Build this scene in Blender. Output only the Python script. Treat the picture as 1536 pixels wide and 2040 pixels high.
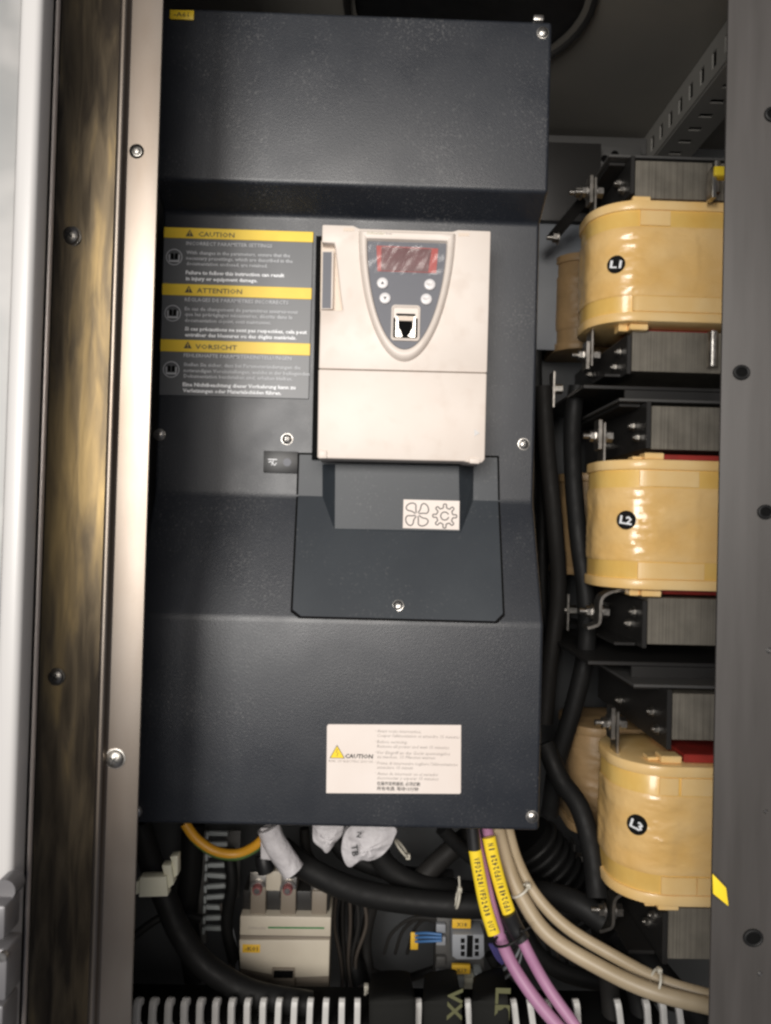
import bpy, bmesh, math, random
from math import radians, sin, cos, pi
from mathutils import Vector, Matrix, noise
random.seed(4)
sc = bpy.context.scene
col = sc.collection
for o in list(bpy.data.objects): bpy.data.objects.remove(o)
OFF = Vector((0, 0, 1.40))          # eye height above the floor
# ---------------------------------------------------------------- camera
F = 1540.0
R = (Matrix.Rotation(radians(-1), 3, 'Z') @ Matrix.Rotation(radians(91), 3, 'X') @ Matrix.Rotation(radians(1.5), 3, 'Z'))
cam_d = bpy.data.cameras.new('camera'); cam = bpy.data.objects.new('camera', cam_d); col.objects.link(cam)
cam_d.sensor_fit = 'HORIZONTAL'; cam_d.sensor_width = 36; cam_d.lens = 36 * F / 1536
cam_d.clip_start = .02; cam_d.clip_end = 50
cam.matrix_world = Matrix.Translation(OFF) @ R.to_4x4()
sc.camera = cam
cam_d.dof.use_dof = True; cam_d.dof.focus_distance = .69; cam_d.dof.aperture_fstop = 16.0
# ---------------------------------------------------------------- light
w = bpy.data.worlds.new('World'); sc.world = w; w.use_nodes = True
w.node_tree.nodes['Background'].inputs[0].default_value = (.80, .84, 1.0, 1)
w.node_tree.nodes['Background'].inputs[1].default_value = .12
def area(name, loc, target, sx, sy, power, colr):
    d = bpy.data.lights.new(name, 'AREA'); d.shape = 'RECTANGLE'; d.size = sx; d.size_y = sy
    d.energy = power; d.color = colr
    o = bpy.data.objects.new(name, d); col.objects.link(o)
    o.location = Vector(loc) + OFF
    o.rotation_euler = (Vector(target) - Vector(loc)).to_track_quat('-Z', 'Y').to_euler()
area('room_lamp', (-.46, -.85, .22), (0, .7, 0), .42, .70, 20, (1, .97, .93))
area('room_lamp_far', (.06, -1.9, .55), (.05, .8, 0), 1.3, .7, 47, (1, .935, .865))
sc.view_settings.view_transform = 'Standard'; sc.view_settings.look = 'None'
sc.view_settings.exposure = 0; sc.view_settings.gamma = 1
sc.cycles.pixel_filter_type = 'BLACKMAN_HARRIS'; sc.cycles.filter_width = 2.6
sc.cycles.max_bounces = 6

# ---------------------------------------------------------------- pixel of the photo + depth -> point (relative to the eye)
def ray(px, py): return R @ Vector(((px - 768) / F, (1020 - py) / F, -1))
def P(px, py, Y): v = ray(px, py); return v * (Y / v.y)
def PZ(px, py, Z): v = ray(px, py); return v * (Z / v.z)

# ---------------------------------------------------------------- materials
def lin(c):
    return tuple((x / 255 / 12.92 if x / 255 <= .04045 else ((x / 255 + .055) / 1.055) ** 2.4) for x in c) + (1,)
def pbr(name, c, rough=.5, metal=0, bump=None, var=None, rvar=None, spec=.5, coat=0, stretch=(1, 1, 1), c2=None, dust=None):
    """c: linear rgb; bump=(scale,strength,distance); var=(scale,lo,hi) multiplies/mixes colour; rvar=(scale,lo,hi) roughness"""
    m = bpy.data.materials.new(name); m.use_nodes = True; nt = m.node_tree; N = nt.nodes; L = nt.links
    b = N['Principled BSDF']
    b.inputs['Base Color'].default_value = (*c[:3], 1); b.inputs['Roughness'].default_value = rough
    b.inputs['Metallic'].default_value = metal; b.inputs['Specular IOR Level'].default_value = spec
    b.inputs['Coat Weight'].default_value = coat; b.inputs['Coat Roughness'].default_value = .12
    tc = N.new('ShaderNodeTexCoord'); mp = N.new('ShaderNodeMapping'); L.new(tc.outputs['Object'], mp.inputs[0])
    mp.inputs['Scale'].default_value = stretch
    if bump:
        n = N.new('ShaderNodeTexNoise'); n.inputs['Scale'].default_value = bump[0]; n.inputs['Detail'].default_value = 3
        L.new(mp.outputs[0], n.inputs['Vector'])
        bp = N.new('ShaderNodeBump'); bp.inputs['Strength'].default_value = bump[1]; bp.inputs['Distance'].default_value = bump[2]
        L.new(n.outputs['Fac'], bp.inputs['Height']); L.new(bp.outputs[0], b.inputs['Normal'])
    if var:
        n = N.new('ShaderNodeTexNoise'); n.inputs['Scale'].default_value = var[0]; n.inputs['Detail'].default_value = 5
        L.new(mp.outputs[0], n.inputs['Vector'])
        r = N.new('ShaderNodeValToRGB'); r.color_ramp.elements[0].position = var[1]; r.color_ramp.elements[1].position = var[2]
        r.color_ramp.elements[0].color = (*c[:3], 1); r.color_ramp.elements[1].color = (*(c2 or c)[:3], 1)
        L.new(n.outputs['Fac'], r.inputs[0]); L.new(r.outputs[0], b.inputs['Base Color'])
    if dust:
        n = N.new('ShaderNodeTexNoise'); n.inputs['Scale'].default_value = dust[0]; n.inputs['Detail'].default_value = 2
        L.new(tc.outputs['Object'], n.inputs['Vector'])
        n9 = N.new('ShaderNodeTexNoise'); n9.inputs['Scale'].default_value = dust[4]; n9.inputs['Detail'].default_value = 4; L.new(tc.outputs['Object'], n9.inputs['Vector'])
        ad = N.new('ShaderNodeMath'); ad.operation = 'MULTIPLY_ADD'; ad.inputs[1].default_value = .5; L.new(n9.outputs['Fac'], ad.inputs[0]); L.new(n.outputs['Fac'], ad.inputs[2])
        mr2 = N.new('ShaderNodeMapRange'); mr2.inputs[1].default_value = dust[1]; mr2.inputs[2].default_value = dust[2]; mr2.inputs[4].default_value = dust[5]
        L.new(ad.outputs[0], mr2.inputs[0])
        mx = N.new('ShaderNodeMixRGB'); mx.inputs[2].default_value = (*dust[3], 1)
        src = b.inputs['Base Color'].links[0].from_socket if b.inputs['Base Color'].links else None
        if src: L.new(src, mx.inputs[1])
        else: mx.inputs[1].default_value = (*c[:3], 1)
        L.new(mr2.outputs[0], mx.inputs[0]); L.new(mx.outputs[0], b.inputs['Base Color'])
    if rvar:
        n = N.new('ShaderNodeTexNoise'); n.inputs['Scale'].default_value = rvar[0]; n.inputs['Detail'].default_value = 4
        L.new(mp.outputs[0], n.inputs['Vector'])
        mr = N.new('ShaderNodeMapRange'); mr.inputs[1].default_value = .3; mr.inputs[2].default_value = .7
        mr.inputs[3].default_value = rvar[1]; mr.inputs[4].default_value = rvar[2]
        L.new(n.outputs['Fac'], mr.inputs[0]); L.new(mr.outputs[0], b.inputs['Roughness'])
    return m
M = {}
M['drive'] = pbr('drive_paint', (.0080, .0104, .0155), .47, bump=(900, .45, .0004), rvar=(25, .42, .52), var=(9, .35, .7), c2=(.0105, .0132, .019), spec=.78, dust=(520, .86, 1.02, (.10, .10, .10), 14, .5))
M['drive_smooth'] = pbr('drive_cover_plastic', (.022, .027, .033), .5, bump=(1500, .3, .0002), var=(14, .35, .7), c2=(.031, .037, .043), spec=.5, dust=(420, .88, 1.05, (.12, .12, .12), 16, .4))
M['black'] = pbr('black_plastic', (.010, .010, .011), .45, var=(60, .4, .7), c2=(.016, .016, .016))
M['badge'] = pbr('badge_black', (.006, .006, .006), .7, spec=.15)
M['sleeve'] = pbr('black_sleeve', (.009, .009, .008), .8, bump=(500, .3, .0003), spec=.2)
M['gap'] = pbr('gap_rubber_and_shade', (.004, .004, .004), .9, spec=.1)
M['cream'] = pbr('cream_plastic', (.60, .525, .465), .45, var=(11, .35, .72), c2=(.67, .605, .55), bump=(1800, .12, .0001), dust=(60, .80, 1.10, (.48, .38, .31), 14, .35))
M['cream2'] = pbr('cream_plastic_inner', (.60, .50, .41), .5)
M['panel'] = pbr('keypad_grey', (.085, .088, .105), .5, bump=(2500, .15, .0001))
M['button'] = pbr('button_plastic', (.62, .60, .60), .35)
M['ink'] = pbr('dark_ink', (.03, .03, .03), .6)
M['ink_soft'] = pbr('grey_ink', (.30, .27, .25), .6)
M['ink_pale'] = pbr('pale_ink', (.50, .51, .53), .6)
M['ink_white'] = pbr('white_ink', (.85, .86, .88), .6)
M['ink_gold'] = pbr('pale_green_ink', (.42, .42, .25), .6)
M['ink_green'] = pbr('green_ink', (.03, .16, .05), .6)
M['red'] = pbr('display_red', (.075, .012, .014), .25, var=(60, .4, .7), c2=(.10, .018, .022))
M['red_edge'] = pbr('display_red_edge', (.30, .018, .012), .3)
M['yellow'] = pbr('label_yellow', (.74, .50, .022), .45, var=(40, .4, .7), c2=(.78, .55, .03))
M['tag'] = pbr('tag_yellow', (.85, .62, .03), .4)
M['tag_dim'] = pbr('tag_orange', (.70, .42, .03), .5)
M['label'] = pbr('label_grey', (.082, .086, .092), .4, var=(12, .3, .7), c2=(.10, .104, .11))
M['sticker'] = pbr('sticker_paper', (.68, .60, .545), .5, var=(20, .3, .7), c2=(.72, .65, .60))
M['zinc'] = pbr('zinc_screw', (.50, .48, .45), .34, metal=1, var=(300, .4, .65), c2=(.30, .285, .265))
M['zinc_dull'] = pbr('dull_zinc', (.42, .40, .37), .38, metal=1, var=(200, .4, .65), c2=(.25, .24, .22))
M['bar'] = pbr('tinned_bar', (.55, .52, .48), .34, metal=1, var=(90, .4, .65), c2=(.33, .31, .28))
M['dark_slot'] = pbr('slot_dark', (.02, .02, .02), .6)
M['frame'] = pbr('frame_steel', (.25, .225, .20), .36, metal=1, var=(13, .36, .68), c2=(.18, .145, .115), stretch=(1, 1, .35), rvar=(9, .34, .46), bump=(900, .12, .0001))
M['post'] = pbr('post_grey', (.044, .040, .037), .5, metal=0, var=(14, .35, .7), c2=(.058, .053, .050), stretch=(6, 6, .6), bump=(400, .2, .0002), spec=.4)
M['door'] = pbr('door_paint', (.20, .203, .20), .45, var=(10, .35, .7), c2=(.27, .265, .257), bump=(30, .06, .001), dust=(26, .74, .95, (.34, .33, .32), 7, .7))
M['door_edge'] = pbr('door_edge_highlight', (.45, .44, .43), .35)  # rim highlight put into a lighter colour than the door panel
M['strip'] = pbr('edge_strip', (.50, .45, .42), .35, metal=.3)
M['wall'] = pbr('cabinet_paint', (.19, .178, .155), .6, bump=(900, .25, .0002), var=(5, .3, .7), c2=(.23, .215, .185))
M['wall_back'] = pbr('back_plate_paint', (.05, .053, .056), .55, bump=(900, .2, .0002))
M['core'] = None
M['bracket'] = pbr('bracket_black', (.018, .017, .016), .45, bump=(500, .2, .0003))
M['plate'] = pbr('plate_grey', (.075, .073, .070), .5, bump=(300, .2, .0003))
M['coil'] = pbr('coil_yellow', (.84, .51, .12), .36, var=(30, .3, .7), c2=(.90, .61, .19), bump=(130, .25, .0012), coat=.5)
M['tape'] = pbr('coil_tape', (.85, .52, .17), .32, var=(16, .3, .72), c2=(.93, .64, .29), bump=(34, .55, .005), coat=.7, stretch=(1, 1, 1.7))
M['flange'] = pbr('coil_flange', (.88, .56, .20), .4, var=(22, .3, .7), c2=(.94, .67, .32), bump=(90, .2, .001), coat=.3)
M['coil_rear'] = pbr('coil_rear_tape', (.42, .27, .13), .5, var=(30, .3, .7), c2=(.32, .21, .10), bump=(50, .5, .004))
M['panel_back'] = pbr('rear_panel_paint', (.22, .24, .27), .45, var=(9, .35, .7), c2=(.16, .175, .19))
M['rail'] = pbr('rail_zinc_grey', (.22, .21, .19), .5, bump=(300, .2, .0003))
M['hinge'] = pbr('hinge_grey', (.13, .126, .13), .42, metal=.2)
M['red_ins'] = pbr('red_insulation', (.34, .026, .018), .55, var=(60, .35, .7), c2=(.24, .022, .014))
M['cable'] = pbr('black_cable', (.009, .009, .009), .55, bump=(300, .2, .0004), rvar=(60, .5, .7), spec=.22)
M['cable_grey'] = pbr('dark_grey_cable', (.016, .015, .014), .55, rvar=(60, .55, .7), spec=.22)
M['beige'] = pbr('beige_cable', (.34, .265, .165), .45, var=(30, .3, .7), c2=(.42, .34, .23))
M['purple'] = pbr('purple_cable', (.34, .155, .27), .5, var=(30, .3, .7), c2=(.42, .21, .34))
M['green'] = pbr('earth_green', (.09, .17, .05), .45)
M['orange'] = pbr('earth_yellow', (.62, .30, .02), .45)
M['blue'] = pbr('blue_wire', (.05, .14, .32), .45)
M['wire_brown'] = pbr('brown_wire', (.05, .04, .032), .5)
M['violet'] = pbr('violet_wire', (.07, .06, .20), .5)
M['tie'] = pbr('tie_nylon', (.55, .52, .44), .4)
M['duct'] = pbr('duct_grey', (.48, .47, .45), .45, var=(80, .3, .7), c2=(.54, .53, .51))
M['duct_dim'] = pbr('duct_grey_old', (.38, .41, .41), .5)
M['clip'] = pbr('clip_ivory', (.80, .78, .62), .45)
M['cloth'] = pbr('paper_tape', (.42, .40, .41), .6, var=(60, .3, .7), c2=(.54, .52, .53), bump=(110, .9, .003))
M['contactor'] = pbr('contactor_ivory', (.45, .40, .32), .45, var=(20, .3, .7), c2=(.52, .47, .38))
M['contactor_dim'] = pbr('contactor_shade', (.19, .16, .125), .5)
M['plug'] = pbr('plug_grey', (.24, .25, .27), .45)
M['clear_red'] = pbr('terminal_red', (.26, .09, .09), .2, metal=.3)
def lam_mat():
    m = bpy.data.materials.new('core_laminations'); m.use_nodes = True; nt = m.node_tree; N = nt.nodes; L = nt.links
    b = N['Principled BSDF']; b.inputs['Roughness'].default_value = .5; b.inputs['Metallic'].default_value = .25
    tc = N.new('ShaderNodeTexCoord')
    mp = N.new('ShaderNodeMapping'); mp.inputs['Scale'].default_value = (1500, .0, 6); L.new(tc.outputs['Object'], mp.inputs[0])
    n = N.new('ShaderNodeTexNoise'); n.inputs['Scale'].default_value = 1; n.inputs['Detail'].default_value = 2; L.new(mp.outputs[0], n.inputs['Vector'])
    n2 = N.new('ShaderNodeTexNoise'); n2.inputs['Scale'].default_value = 45; n2.inputs['Detail'].default_value = 6; L.new(tc.outputs['Object'], n2.inputs['Vector'])
    r = N.new('ShaderNodeValToRGB'); r.color_ramp.elements[0].position = .35; r.color_ramp.elements[1].position = .62
    r.color_ramp.elements[0].color = (.20, .178, .145, 1); r.color_ramp.elements[1].color = (.33, .30, .245, 1)
    L.new(n.outputs['Fac'], r.inputs[0])
    mx = N.new('ShaderNodeMixRGB'); mx.blend_type = 'MULTIPLY'; mx.inputs[0].default_value = .6
    L.new(r.outputs[0], mx.inputs[1]); L.new(n2.outputs['Fac'], mx.inputs[2]); L.new(mx.outputs[0], b.inputs['Base Color'])
    bp = N.new('ShaderNodeBump'); bp.inputs['Strength'].default_value = .3; bp.inputs['Distance'].default_value = .0004
    L.new(n.outputs['Fac'], bp.inputs['Height']); L.new(bp.outputs[0], b.inputs['Normal'])
    return m
M['core'] = lam_mat()
def channel_mat():
    """tarnished, brassy stained steel with long vertical runs, golden patches and a warm reflection painted in at mid height"""
    m = bpy.data.materials.new('tarnished_steel_glow'); m.use_nodes = True; nt = m.node_tree; N = nt.nodes; L = nt.links
    b = N['Principled BSDF']; b.inputs['Metallic'].default_value = 1
    tc = N.new('ShaderNodeTexCoord')
    mp = N.new('ShaderNodeMapping'); mp.inputs['Scale'].default_value = (1, 1, .13); L.new(tc.outputs['Object'], mp.inputs[0])
    n = N.new('ShaderNodeTexNoise'); n.inputs['Scale'].default_value = 120; n.inputs['Detail'].default_value = 9; n.inputs['Distortion'].default_value = .45
    L.new(mp.outputs[0], n.inputs['Vector'])
    mp3 = N.new('ShaderNodeMapping'); mp3.inputs['Scale'].default_value = (1, 1, .16); mp3.inputs['Location'].default_value = (.0, 0, .013); L.new(tc.outputs['Object'], mp3.inputs[0])
    n3 = N.new('ShaderNodeTexNoise'); n3.inputs['Scale'].default_value = 17; n3.inputs['Detail'].default_value = 3; L.new(mp3.outputs[0], n3.inputs['Vector'])
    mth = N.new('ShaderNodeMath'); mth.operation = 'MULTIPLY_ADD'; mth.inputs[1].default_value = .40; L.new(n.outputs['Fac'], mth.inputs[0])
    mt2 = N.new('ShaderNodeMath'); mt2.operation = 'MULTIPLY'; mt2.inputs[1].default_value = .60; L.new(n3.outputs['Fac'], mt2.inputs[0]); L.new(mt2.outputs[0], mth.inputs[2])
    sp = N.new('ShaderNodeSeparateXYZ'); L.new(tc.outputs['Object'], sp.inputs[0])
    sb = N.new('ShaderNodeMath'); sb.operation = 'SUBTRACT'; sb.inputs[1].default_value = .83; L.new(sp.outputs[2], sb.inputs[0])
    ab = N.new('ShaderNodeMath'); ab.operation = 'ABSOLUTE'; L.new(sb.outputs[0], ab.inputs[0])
    mq = N.new('ShaderNodeMapRange'); mq.interpolation_type = 'SMOOTHSTEP'; mq.inputs[1].default_value = .04; mq.inputs[2].default_value = .30; mq.inputs[3].default_value = .085; mq.inputs[4].default_value = -.03; L.new(ab.outputs[0], mq.inputs[0])  # gold raised around mid height: a warm reflection painted into the colour
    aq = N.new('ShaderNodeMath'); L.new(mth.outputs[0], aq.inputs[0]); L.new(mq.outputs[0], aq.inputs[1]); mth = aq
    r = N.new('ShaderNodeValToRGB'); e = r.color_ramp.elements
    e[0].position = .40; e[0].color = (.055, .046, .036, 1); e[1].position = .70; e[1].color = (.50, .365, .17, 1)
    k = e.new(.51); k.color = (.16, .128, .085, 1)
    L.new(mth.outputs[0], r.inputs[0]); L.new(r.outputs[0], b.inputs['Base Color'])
    n2 = N.new('ShaderNodeTexNoise'); n2.inputs['Scale'].default_value = 20; n2.inputs['Detail'].default_value = 4; L.new(mp.outputs[0], n2.inputs['Vector'])
    mr = N.new('ShaderNodeMapRange'); mr.inputs[1].default_value = .3; mr.inputs[2].default_value = .7; mr.inputs[3].default_value = .36; mr.inputs[4].default_value = .52
    L.new(n2.outputs['Fac'], mr.inputs[0]); L.new(mr.outputs[0], b.inputs['Roughness'])
    bp = N.new('ShaderNodeBump'); bp.inputs['Strength'].default_value = .35; bp.inputs['Distance'].default_value = .0008
    L.new(n.outputs['Fac'], bp.inputs['Height']); L.new(bp.outputs[0], b.inputs['Normal'])
    return m
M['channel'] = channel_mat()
def film_mat():
    m = bpy.data.materials.new('clear_film'); m.use_nodes = True; nt = m.node_tree; N = nt.nodes; L = nt.links
    N.remove(N['Principled BSDF']); out = N['Material Output']
    t = N.new('ShaderNodeBsdfTransparent'); g = N.new('ShaderNodeBsdfGlossy'); g.inputs['Roughness'].default_value = .16
    mx = N.new('ShaderNodeMixShader'); mx.inputs[0].default_value = .022
    L.new(t.outputs[0], mx.inputs[1]); L.new(g.outputs[0], mx.inputs[2]); L.new(mx.outputs[0], out.inputs[0])
    return m
M['film'] = film_mat()

# ---------------------------------------------------------------- mesh builder
class MB:
    def __init__(s): s.bm = bmesh.new()
    def _add(s, t, smooth=False, mi=0):
        for f in t.faces: f.material_index = mi; f.smooth = smooth
        me = bpy.data.meshes.new('tmp'); t.to_mesh(me); t.free(); s.bm.from_mesh(me); bpy.data.meshes.remove(me)
        return s
    def box(s, x0, x1, y0, y1, z0, z1, bev=0, seg=2, mi=0):
        t = bmesh.new(); bmesh.ops.create_cube(t, size=1)
        x0, x1 = sorted((x0, x1)); y0, y1 = sorted((y0, y1)); z0, z1 = sorted((z0, z1))
        for v in t.verts:
            v.co = ((x0 + x1) / 2 + v.co.x * (x1 - x0), (y0 + y1) / 2 + v.co.y * (y1 - y0), (z0 + z1) / 2 + v.co.z * (z1 - z0))
        if bev: bmesh.ops.bevel(t, geom=t.edges[:], offset=bev, segments=seg, profile=.5, affect='EDGES')
        return s._add(t, bool(bev), mi)
    def poly(s, pts, vec, bev=0, seg=2, mi=0, smooth=None):
        """planar polygon (list of 3d points) extruded along vec"""
        t = bmesh.new(); vec = Vector(vec)
        a = [t.verts.new(Vector(p)) for p in pts]; b = [t.verts.new(Vector(p) + vec) for p in pts]; n = len(a)
        t.faces.new(a); t.faces.new(b[::-1])
        for i in range(n): t.faces.new((a[i], b[i], b[(i + 1) % n], a[(i + 1) % n]))
        bmesh.ops.recalc_face_normals(t, faces=t.faces[:])
        if bev: bmesh.ops.bevel(t, geom=t.edges[:], offset=bev, segments=seg, profile=.5, affect='EDGES', clamp_overlap=True)
        return s._add(t, bool(bev) if smooth is None else smooth, mi)
    def mesh(s, vs, fs, smooth=False, mi=0, fix=True):
        t = bmesh.new(); a = [t.verts.new(Vector(v)) for v in vs]
        for f in fs: t.faces.new([a[i] for i in f])
        if fix: bmesh.ops.recalc_face_normals(t, faces=t.faces[:])
        return s._add(t, smooth, mi)
    def cyl(s, p0, p1, r, seg=20, r1=None, mi=0, smooth=True):
        p0, p1 = Vector(p0), Vector(p1); d = p1 - p0
        t = bmesh.new(); bmesh.ops.create_cone(t, cap_ends=True, segments=seg, radius1=r, radius2=r if r1 is None else r1, depth=d.length)
        m = Matrix.Translation((p0 + p1) / 2) @ d.to_track_quat('Z', 'Y').to_matrix().to_4x4()
        bmesh.ops.transform(t, matrix=m, verts=t.verts)
        return s._add(t, smooth, mi)
    def tube(s, pts, r, seg=12, mi=0, n=8, ry=None):
        pts = spline([Vector(p) for p in pts], n); vs = []; fs = []
        nrm = None; L = len(pts)
        for i, p in enumerate(pts):
            t = (pts[min(i + 1, L - 1)] - pts[max(i - 1, 0)]).normalized()
            if nrm is None: nrm = t.cross(Vector((0, 1, 0))); nrm = nrm if nrm.length > .1 else t.cross(Vector((1, 0, 0)))
            nrm = (nrm - t * nrm.dot(t)).normalized(); b = t.cross(nrm)
            rr = r[min(int(i / max(L - 1, 1) * len(r)), len(r) - 1)] if isinstance(r, (list, tuple)) else r
            for k in range(seg):
                a = 2 * pi * k / seg
                vs.append(p + nrm * rr * cos(a) + b * (ry or rr) * sin(a))
        for i in range(L - 1):
            for k in range(seg):
                fs.append((i * seg + k, i * seg + (k + 1) % seg, (i + 1) * seg + (k + 1) % seg, (i + 1) * seg + k))
        fs.append(tuple(range(seg))); fs.append(tuple(range((L - 1) * seg, L * seg)))
        return s.mesh(vs, fs, True, mi)
    def lathe(s, prof, seg=20, mat=None, mi=0):
        """prof [(r,h)] turned about local Z, moved by mat"""
        vs = []; fs = []
        for r, h in prof:
            for k in range(seg): vs.append(Vector((r * cos(2 * pi * k / seg), r * sin(2 * pi * k / seg), h)))
        for i in range(len(prof) - 1):
            for k in range(seg): fs.append((i * seg + k, i * seg + (k + 1) % seg, (i + 1) * seg + (k + 1) % seg, (i + 1) * seg + k))
        fs.append(tuple(range(seg))); fs.append(tuple(range((len(prof) - 1) * seg, len(prof) * seg)))
        if mat: vs = [mat @ v for v in vs]
        return s.mesh(vs, fs, True, mi)
    def text(s, string, o, width=None, cap=.003, bold=0, shear=0, right=(1, 0, 0), up=(0, 0, 1), mi=0, center=False, proud=0.0, res=1):
        c = bpy.data.curves.new('t', 'FONT'); c.body = string; c.resolution_u = res; c.offset = bold; c.shear = shear; c.size = 1
        ob = bpy.data.objects.new('t', c); col.objects.link(ob)
        me = bpy.data.meshes.new_from_object(ob.evaluated_get(bpy.context.evaluated_depsgraph_get()))
        bpy.data.objects.remove(ob); bpy.data.curves.remove(c)
        if not me.vertices: return s
        xs = [v.co.x for v in me.vertices]; x0, x1 = min(xs), max(xs)
        sy = cap / .70; sx = (width / (x1 - x0)) if width else sy
        if center: o = Vector(o) - Vector(right) * (x1 - x0) * sx / 2
        right, up = Vector(right), Vector(up); nn = right.cross(up)
        for v in me.vertices: v.co = Vector(o) + right * (v.co.x - x0) * sx + up * v.co.y * sy + nn * proud
        b = s.bm; n0 = len(b.faces); b.from_mesh(me); b.faces.ensure_lookup_table()
        for f in b.faces[n0:]: f.material_index = mi; f.smooth = False
        bpy.data.meshes.remove(me)
        return s
    def tri(s): return len(s.bm.faces)
def spline(p, n=8):
    if len(p) < 3 or n < 2: return p
    q = [p[0] * 2 - p[1]] + p + [p[-1] * 2 - p[-2]]; out = []
    for i in range(1, len(q) - 2):
        a, b, c, d = q[i - 1:i + 3]
        for k in range(n):
            t = k / n
            out.append(.5 * ((2 * b) + (c - a) * t + (2 * a - 5 * b + 4 * c - d) * t * t + (3 * b - a - 3 * c + d) * t ** 3))
    return out + [p[-1]]
def mats_of(m): return [M[x] for x in m.split()] if isinstance(m, str) else m
def finish(mb, name, m, org, angle=35):
    me = bpy.data.meshes.new(name); mb.bm.to_mesh(me); mb.bm.free()
    me.transform(Matrix.Translation(-Vector(org)))
    for x in mats_of(m): me.materials.append(x)
    if any(p.use_smooth for p in me.polygons): me.set_sharp_from_angle(angle=radians(angle))
    return me
def thing(name, label, cat, loc, group=None, kind=None):
    o = bpy.data.objects.new(name, None); col.objects.link(o); o.location = Vector(loc) + OFF; o.empty_display_size = .02
    o['label'] = label; o['category'] = cat
    if group: o['group'] = group
    o['org'] = list(loc)
    return o
def part(name, mb, m, parent, label=None):
    r = parent
    while r.parent: r = r.parent
    o = bpy.data.objects.new(name, finish(mb, name, m, r['org'])); col.objects.link(o); o.parent = parent
    if label: o['label'] = label
    return o
def single(name, mb, m, label=None, cat=None, group=None, kind=None):
    vs = [v.co.copy() for v in mb.bm.verts]
    org = Vector(((min(v.x for v in vs) + max(v.x for v in vs)) / 2, (min(v.y for v in vs) + max(v.y for v in vs)) / 2, min(v.z for v in vs)))
    o = bpy.data.objects.new(name, finish(mb, name, m, org)); col.objects.link(o); o.location = org + OFF
    if label: o['label'] = label
    if cat: o['category'] = cat
    if group: o['group'] = group
    if kind: o['kind'] = kind
    return o
def piece(name, me, parent, loc, rot=None, scale=1):
    """another copy of a shared mesh as a part at loc (relative to the eye)"""
    r = parent
    while r.parent: r = r.parent
    o = bpy.data.objects.new(name, me); col.objects.link(o); o.parent = parent
    o.location = Vector(loc) - Vector(r['org'])
    if rot: o.rotation_euler = rot
    if scale != 1: o.scale = (scale,) * 3
    return o
def shared(name, mb, m, angle=35): return finish(mb, name, m, (0, 0, 0), angle)

# ---------------------------------------------------------------- the setting: inside of the cabinet
ZC = .536
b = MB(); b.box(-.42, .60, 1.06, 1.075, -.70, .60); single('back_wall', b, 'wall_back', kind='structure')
b = MB(); b.box(-.42, .60, .56, 1.06, -.72, -.70); single('cabinet_floor', b, 'wall', kind='structure')
b = MB(); b.box(.58, .60, .535, 1.06, -.70, .60); single('wall_right', b, 'wall', kind='structure')
b = MB(); b.box(-.42, -.40, .56, 1.06, -.70, .60); single('wall_left', b, 'wall', kind='structure')
# ceiling with a round fan opening
CX, CY, CR = .086, .784, .1265
b = MB(); n = 48; vs = []; fs = []
for k in range(n):
    a = 2 * pi * k / n; ca, sa = cos(a), sin(a)
    t = min((.50 if ca > 0 else .48) / abs(ca) if abs(ca) > 1e-6 else 9, (.276 if sa > 0 else .224) / abs(sa) if abs(sa) > 1e-6 else 9)
    vs += [Vector((CX + CR * .93 * ca, CY + CR * .93 * sa, ZC)), Vector((CX + t * ca, CY + t * sa, ZC))]
for k in range(n):
    j = (k + 1) % n; fs.append((2 * k, 2 * k + 1, 2 * j + 1, 2 * j))
vs2 = [v + Vector((0, 0, .003)) for v in vs]; m2 = len(vs)
b.mesh(vs + vs2, fs + [tuple(i + m2 for i in f[::-1]) for f in fs]); single('ceiling', b, 'wall', kind='structure')
t = thing('roof_fan', 'round dark fan opening in the cabinet ceiling above the drive', 'fan', (CX, CY, ZC))
b = MB()
for rr, zz in ((CR, ZC - .0015),):
    b.tube([(CX + rr * cos(a * pi / 24), CY + rr * sin(a * pi / 24), zz) for a in range(49)], .0035, 8, n=1)
part('ring', b, 'bracket', t)
b = MB(); b.lathe([(CR * .93, .0032), (CR * .97, .0032), (CR * .97, .045), (.00001, .046), (.00001, .042), (CR * .93, .041)], 40, Matrix.Translation((CX, CY, ZC))); part('fan_housing', b, 'black', t)
b = MB(); b.cyl((CX, CY, ZC + .004), (CX, CY, ZC + .028), .035, 24); part('hub', b, 'black', t)
for k in range(7):
    a = 2 * pi * k / 7; b = MB()
    p = lambda r, da, z: (CX + r * cos(a + da), CY + r * sin(a + da), ZC + z)
    b.poly([p(.034, -.3, .010), p(.034, .3, .022), p(.105, .28, .022), p(.105, -.2, .010)], (0, 0, .0015)); part('blade', b, 'black', t)

# perforated roof rail on the right: vertical face and bottom face with slots
t = thing('perforated_rail', 'perforated grey steel rail running back under the cabinet ceiling', 'rail', (.38, .8, .49))
RX0, RX1, RZ = .356, .404, .4935
def slotted(face, y0, y1, a0, a1, slots, th):
    """strip with real slots: face 'v' (plane X) a=z, or 'h' (plane Z) a=x"""
    b = MB(); cuts = sorted({y0, y1, *[s[0] for s in slots], *[s[1] for s in slots]})
    lo, hi = slots[0][2], slots[0][3]
    for i in range(len(cuts) - 1):
        c = (cuts[i] + cuts[i + 1]) / 2; hole = any(s[0] < c < s[1] for s in slots)
        for u0, u1 in (((a0, lo), (hi, a1)) if hole else ((a0, a1),)):
            if face == 'v': b.box(RX0, RX0 + th, cuts[i], cuts[i + 1], u0, u1)
            else: b.box(u0, u1, cuts[i], cuts[i + 1], RZ - th, RZ)
    bmesh.ops.remove_doubles(b.bm, verts=b.bm.verts, dist=1e-6)
    return b
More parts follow.
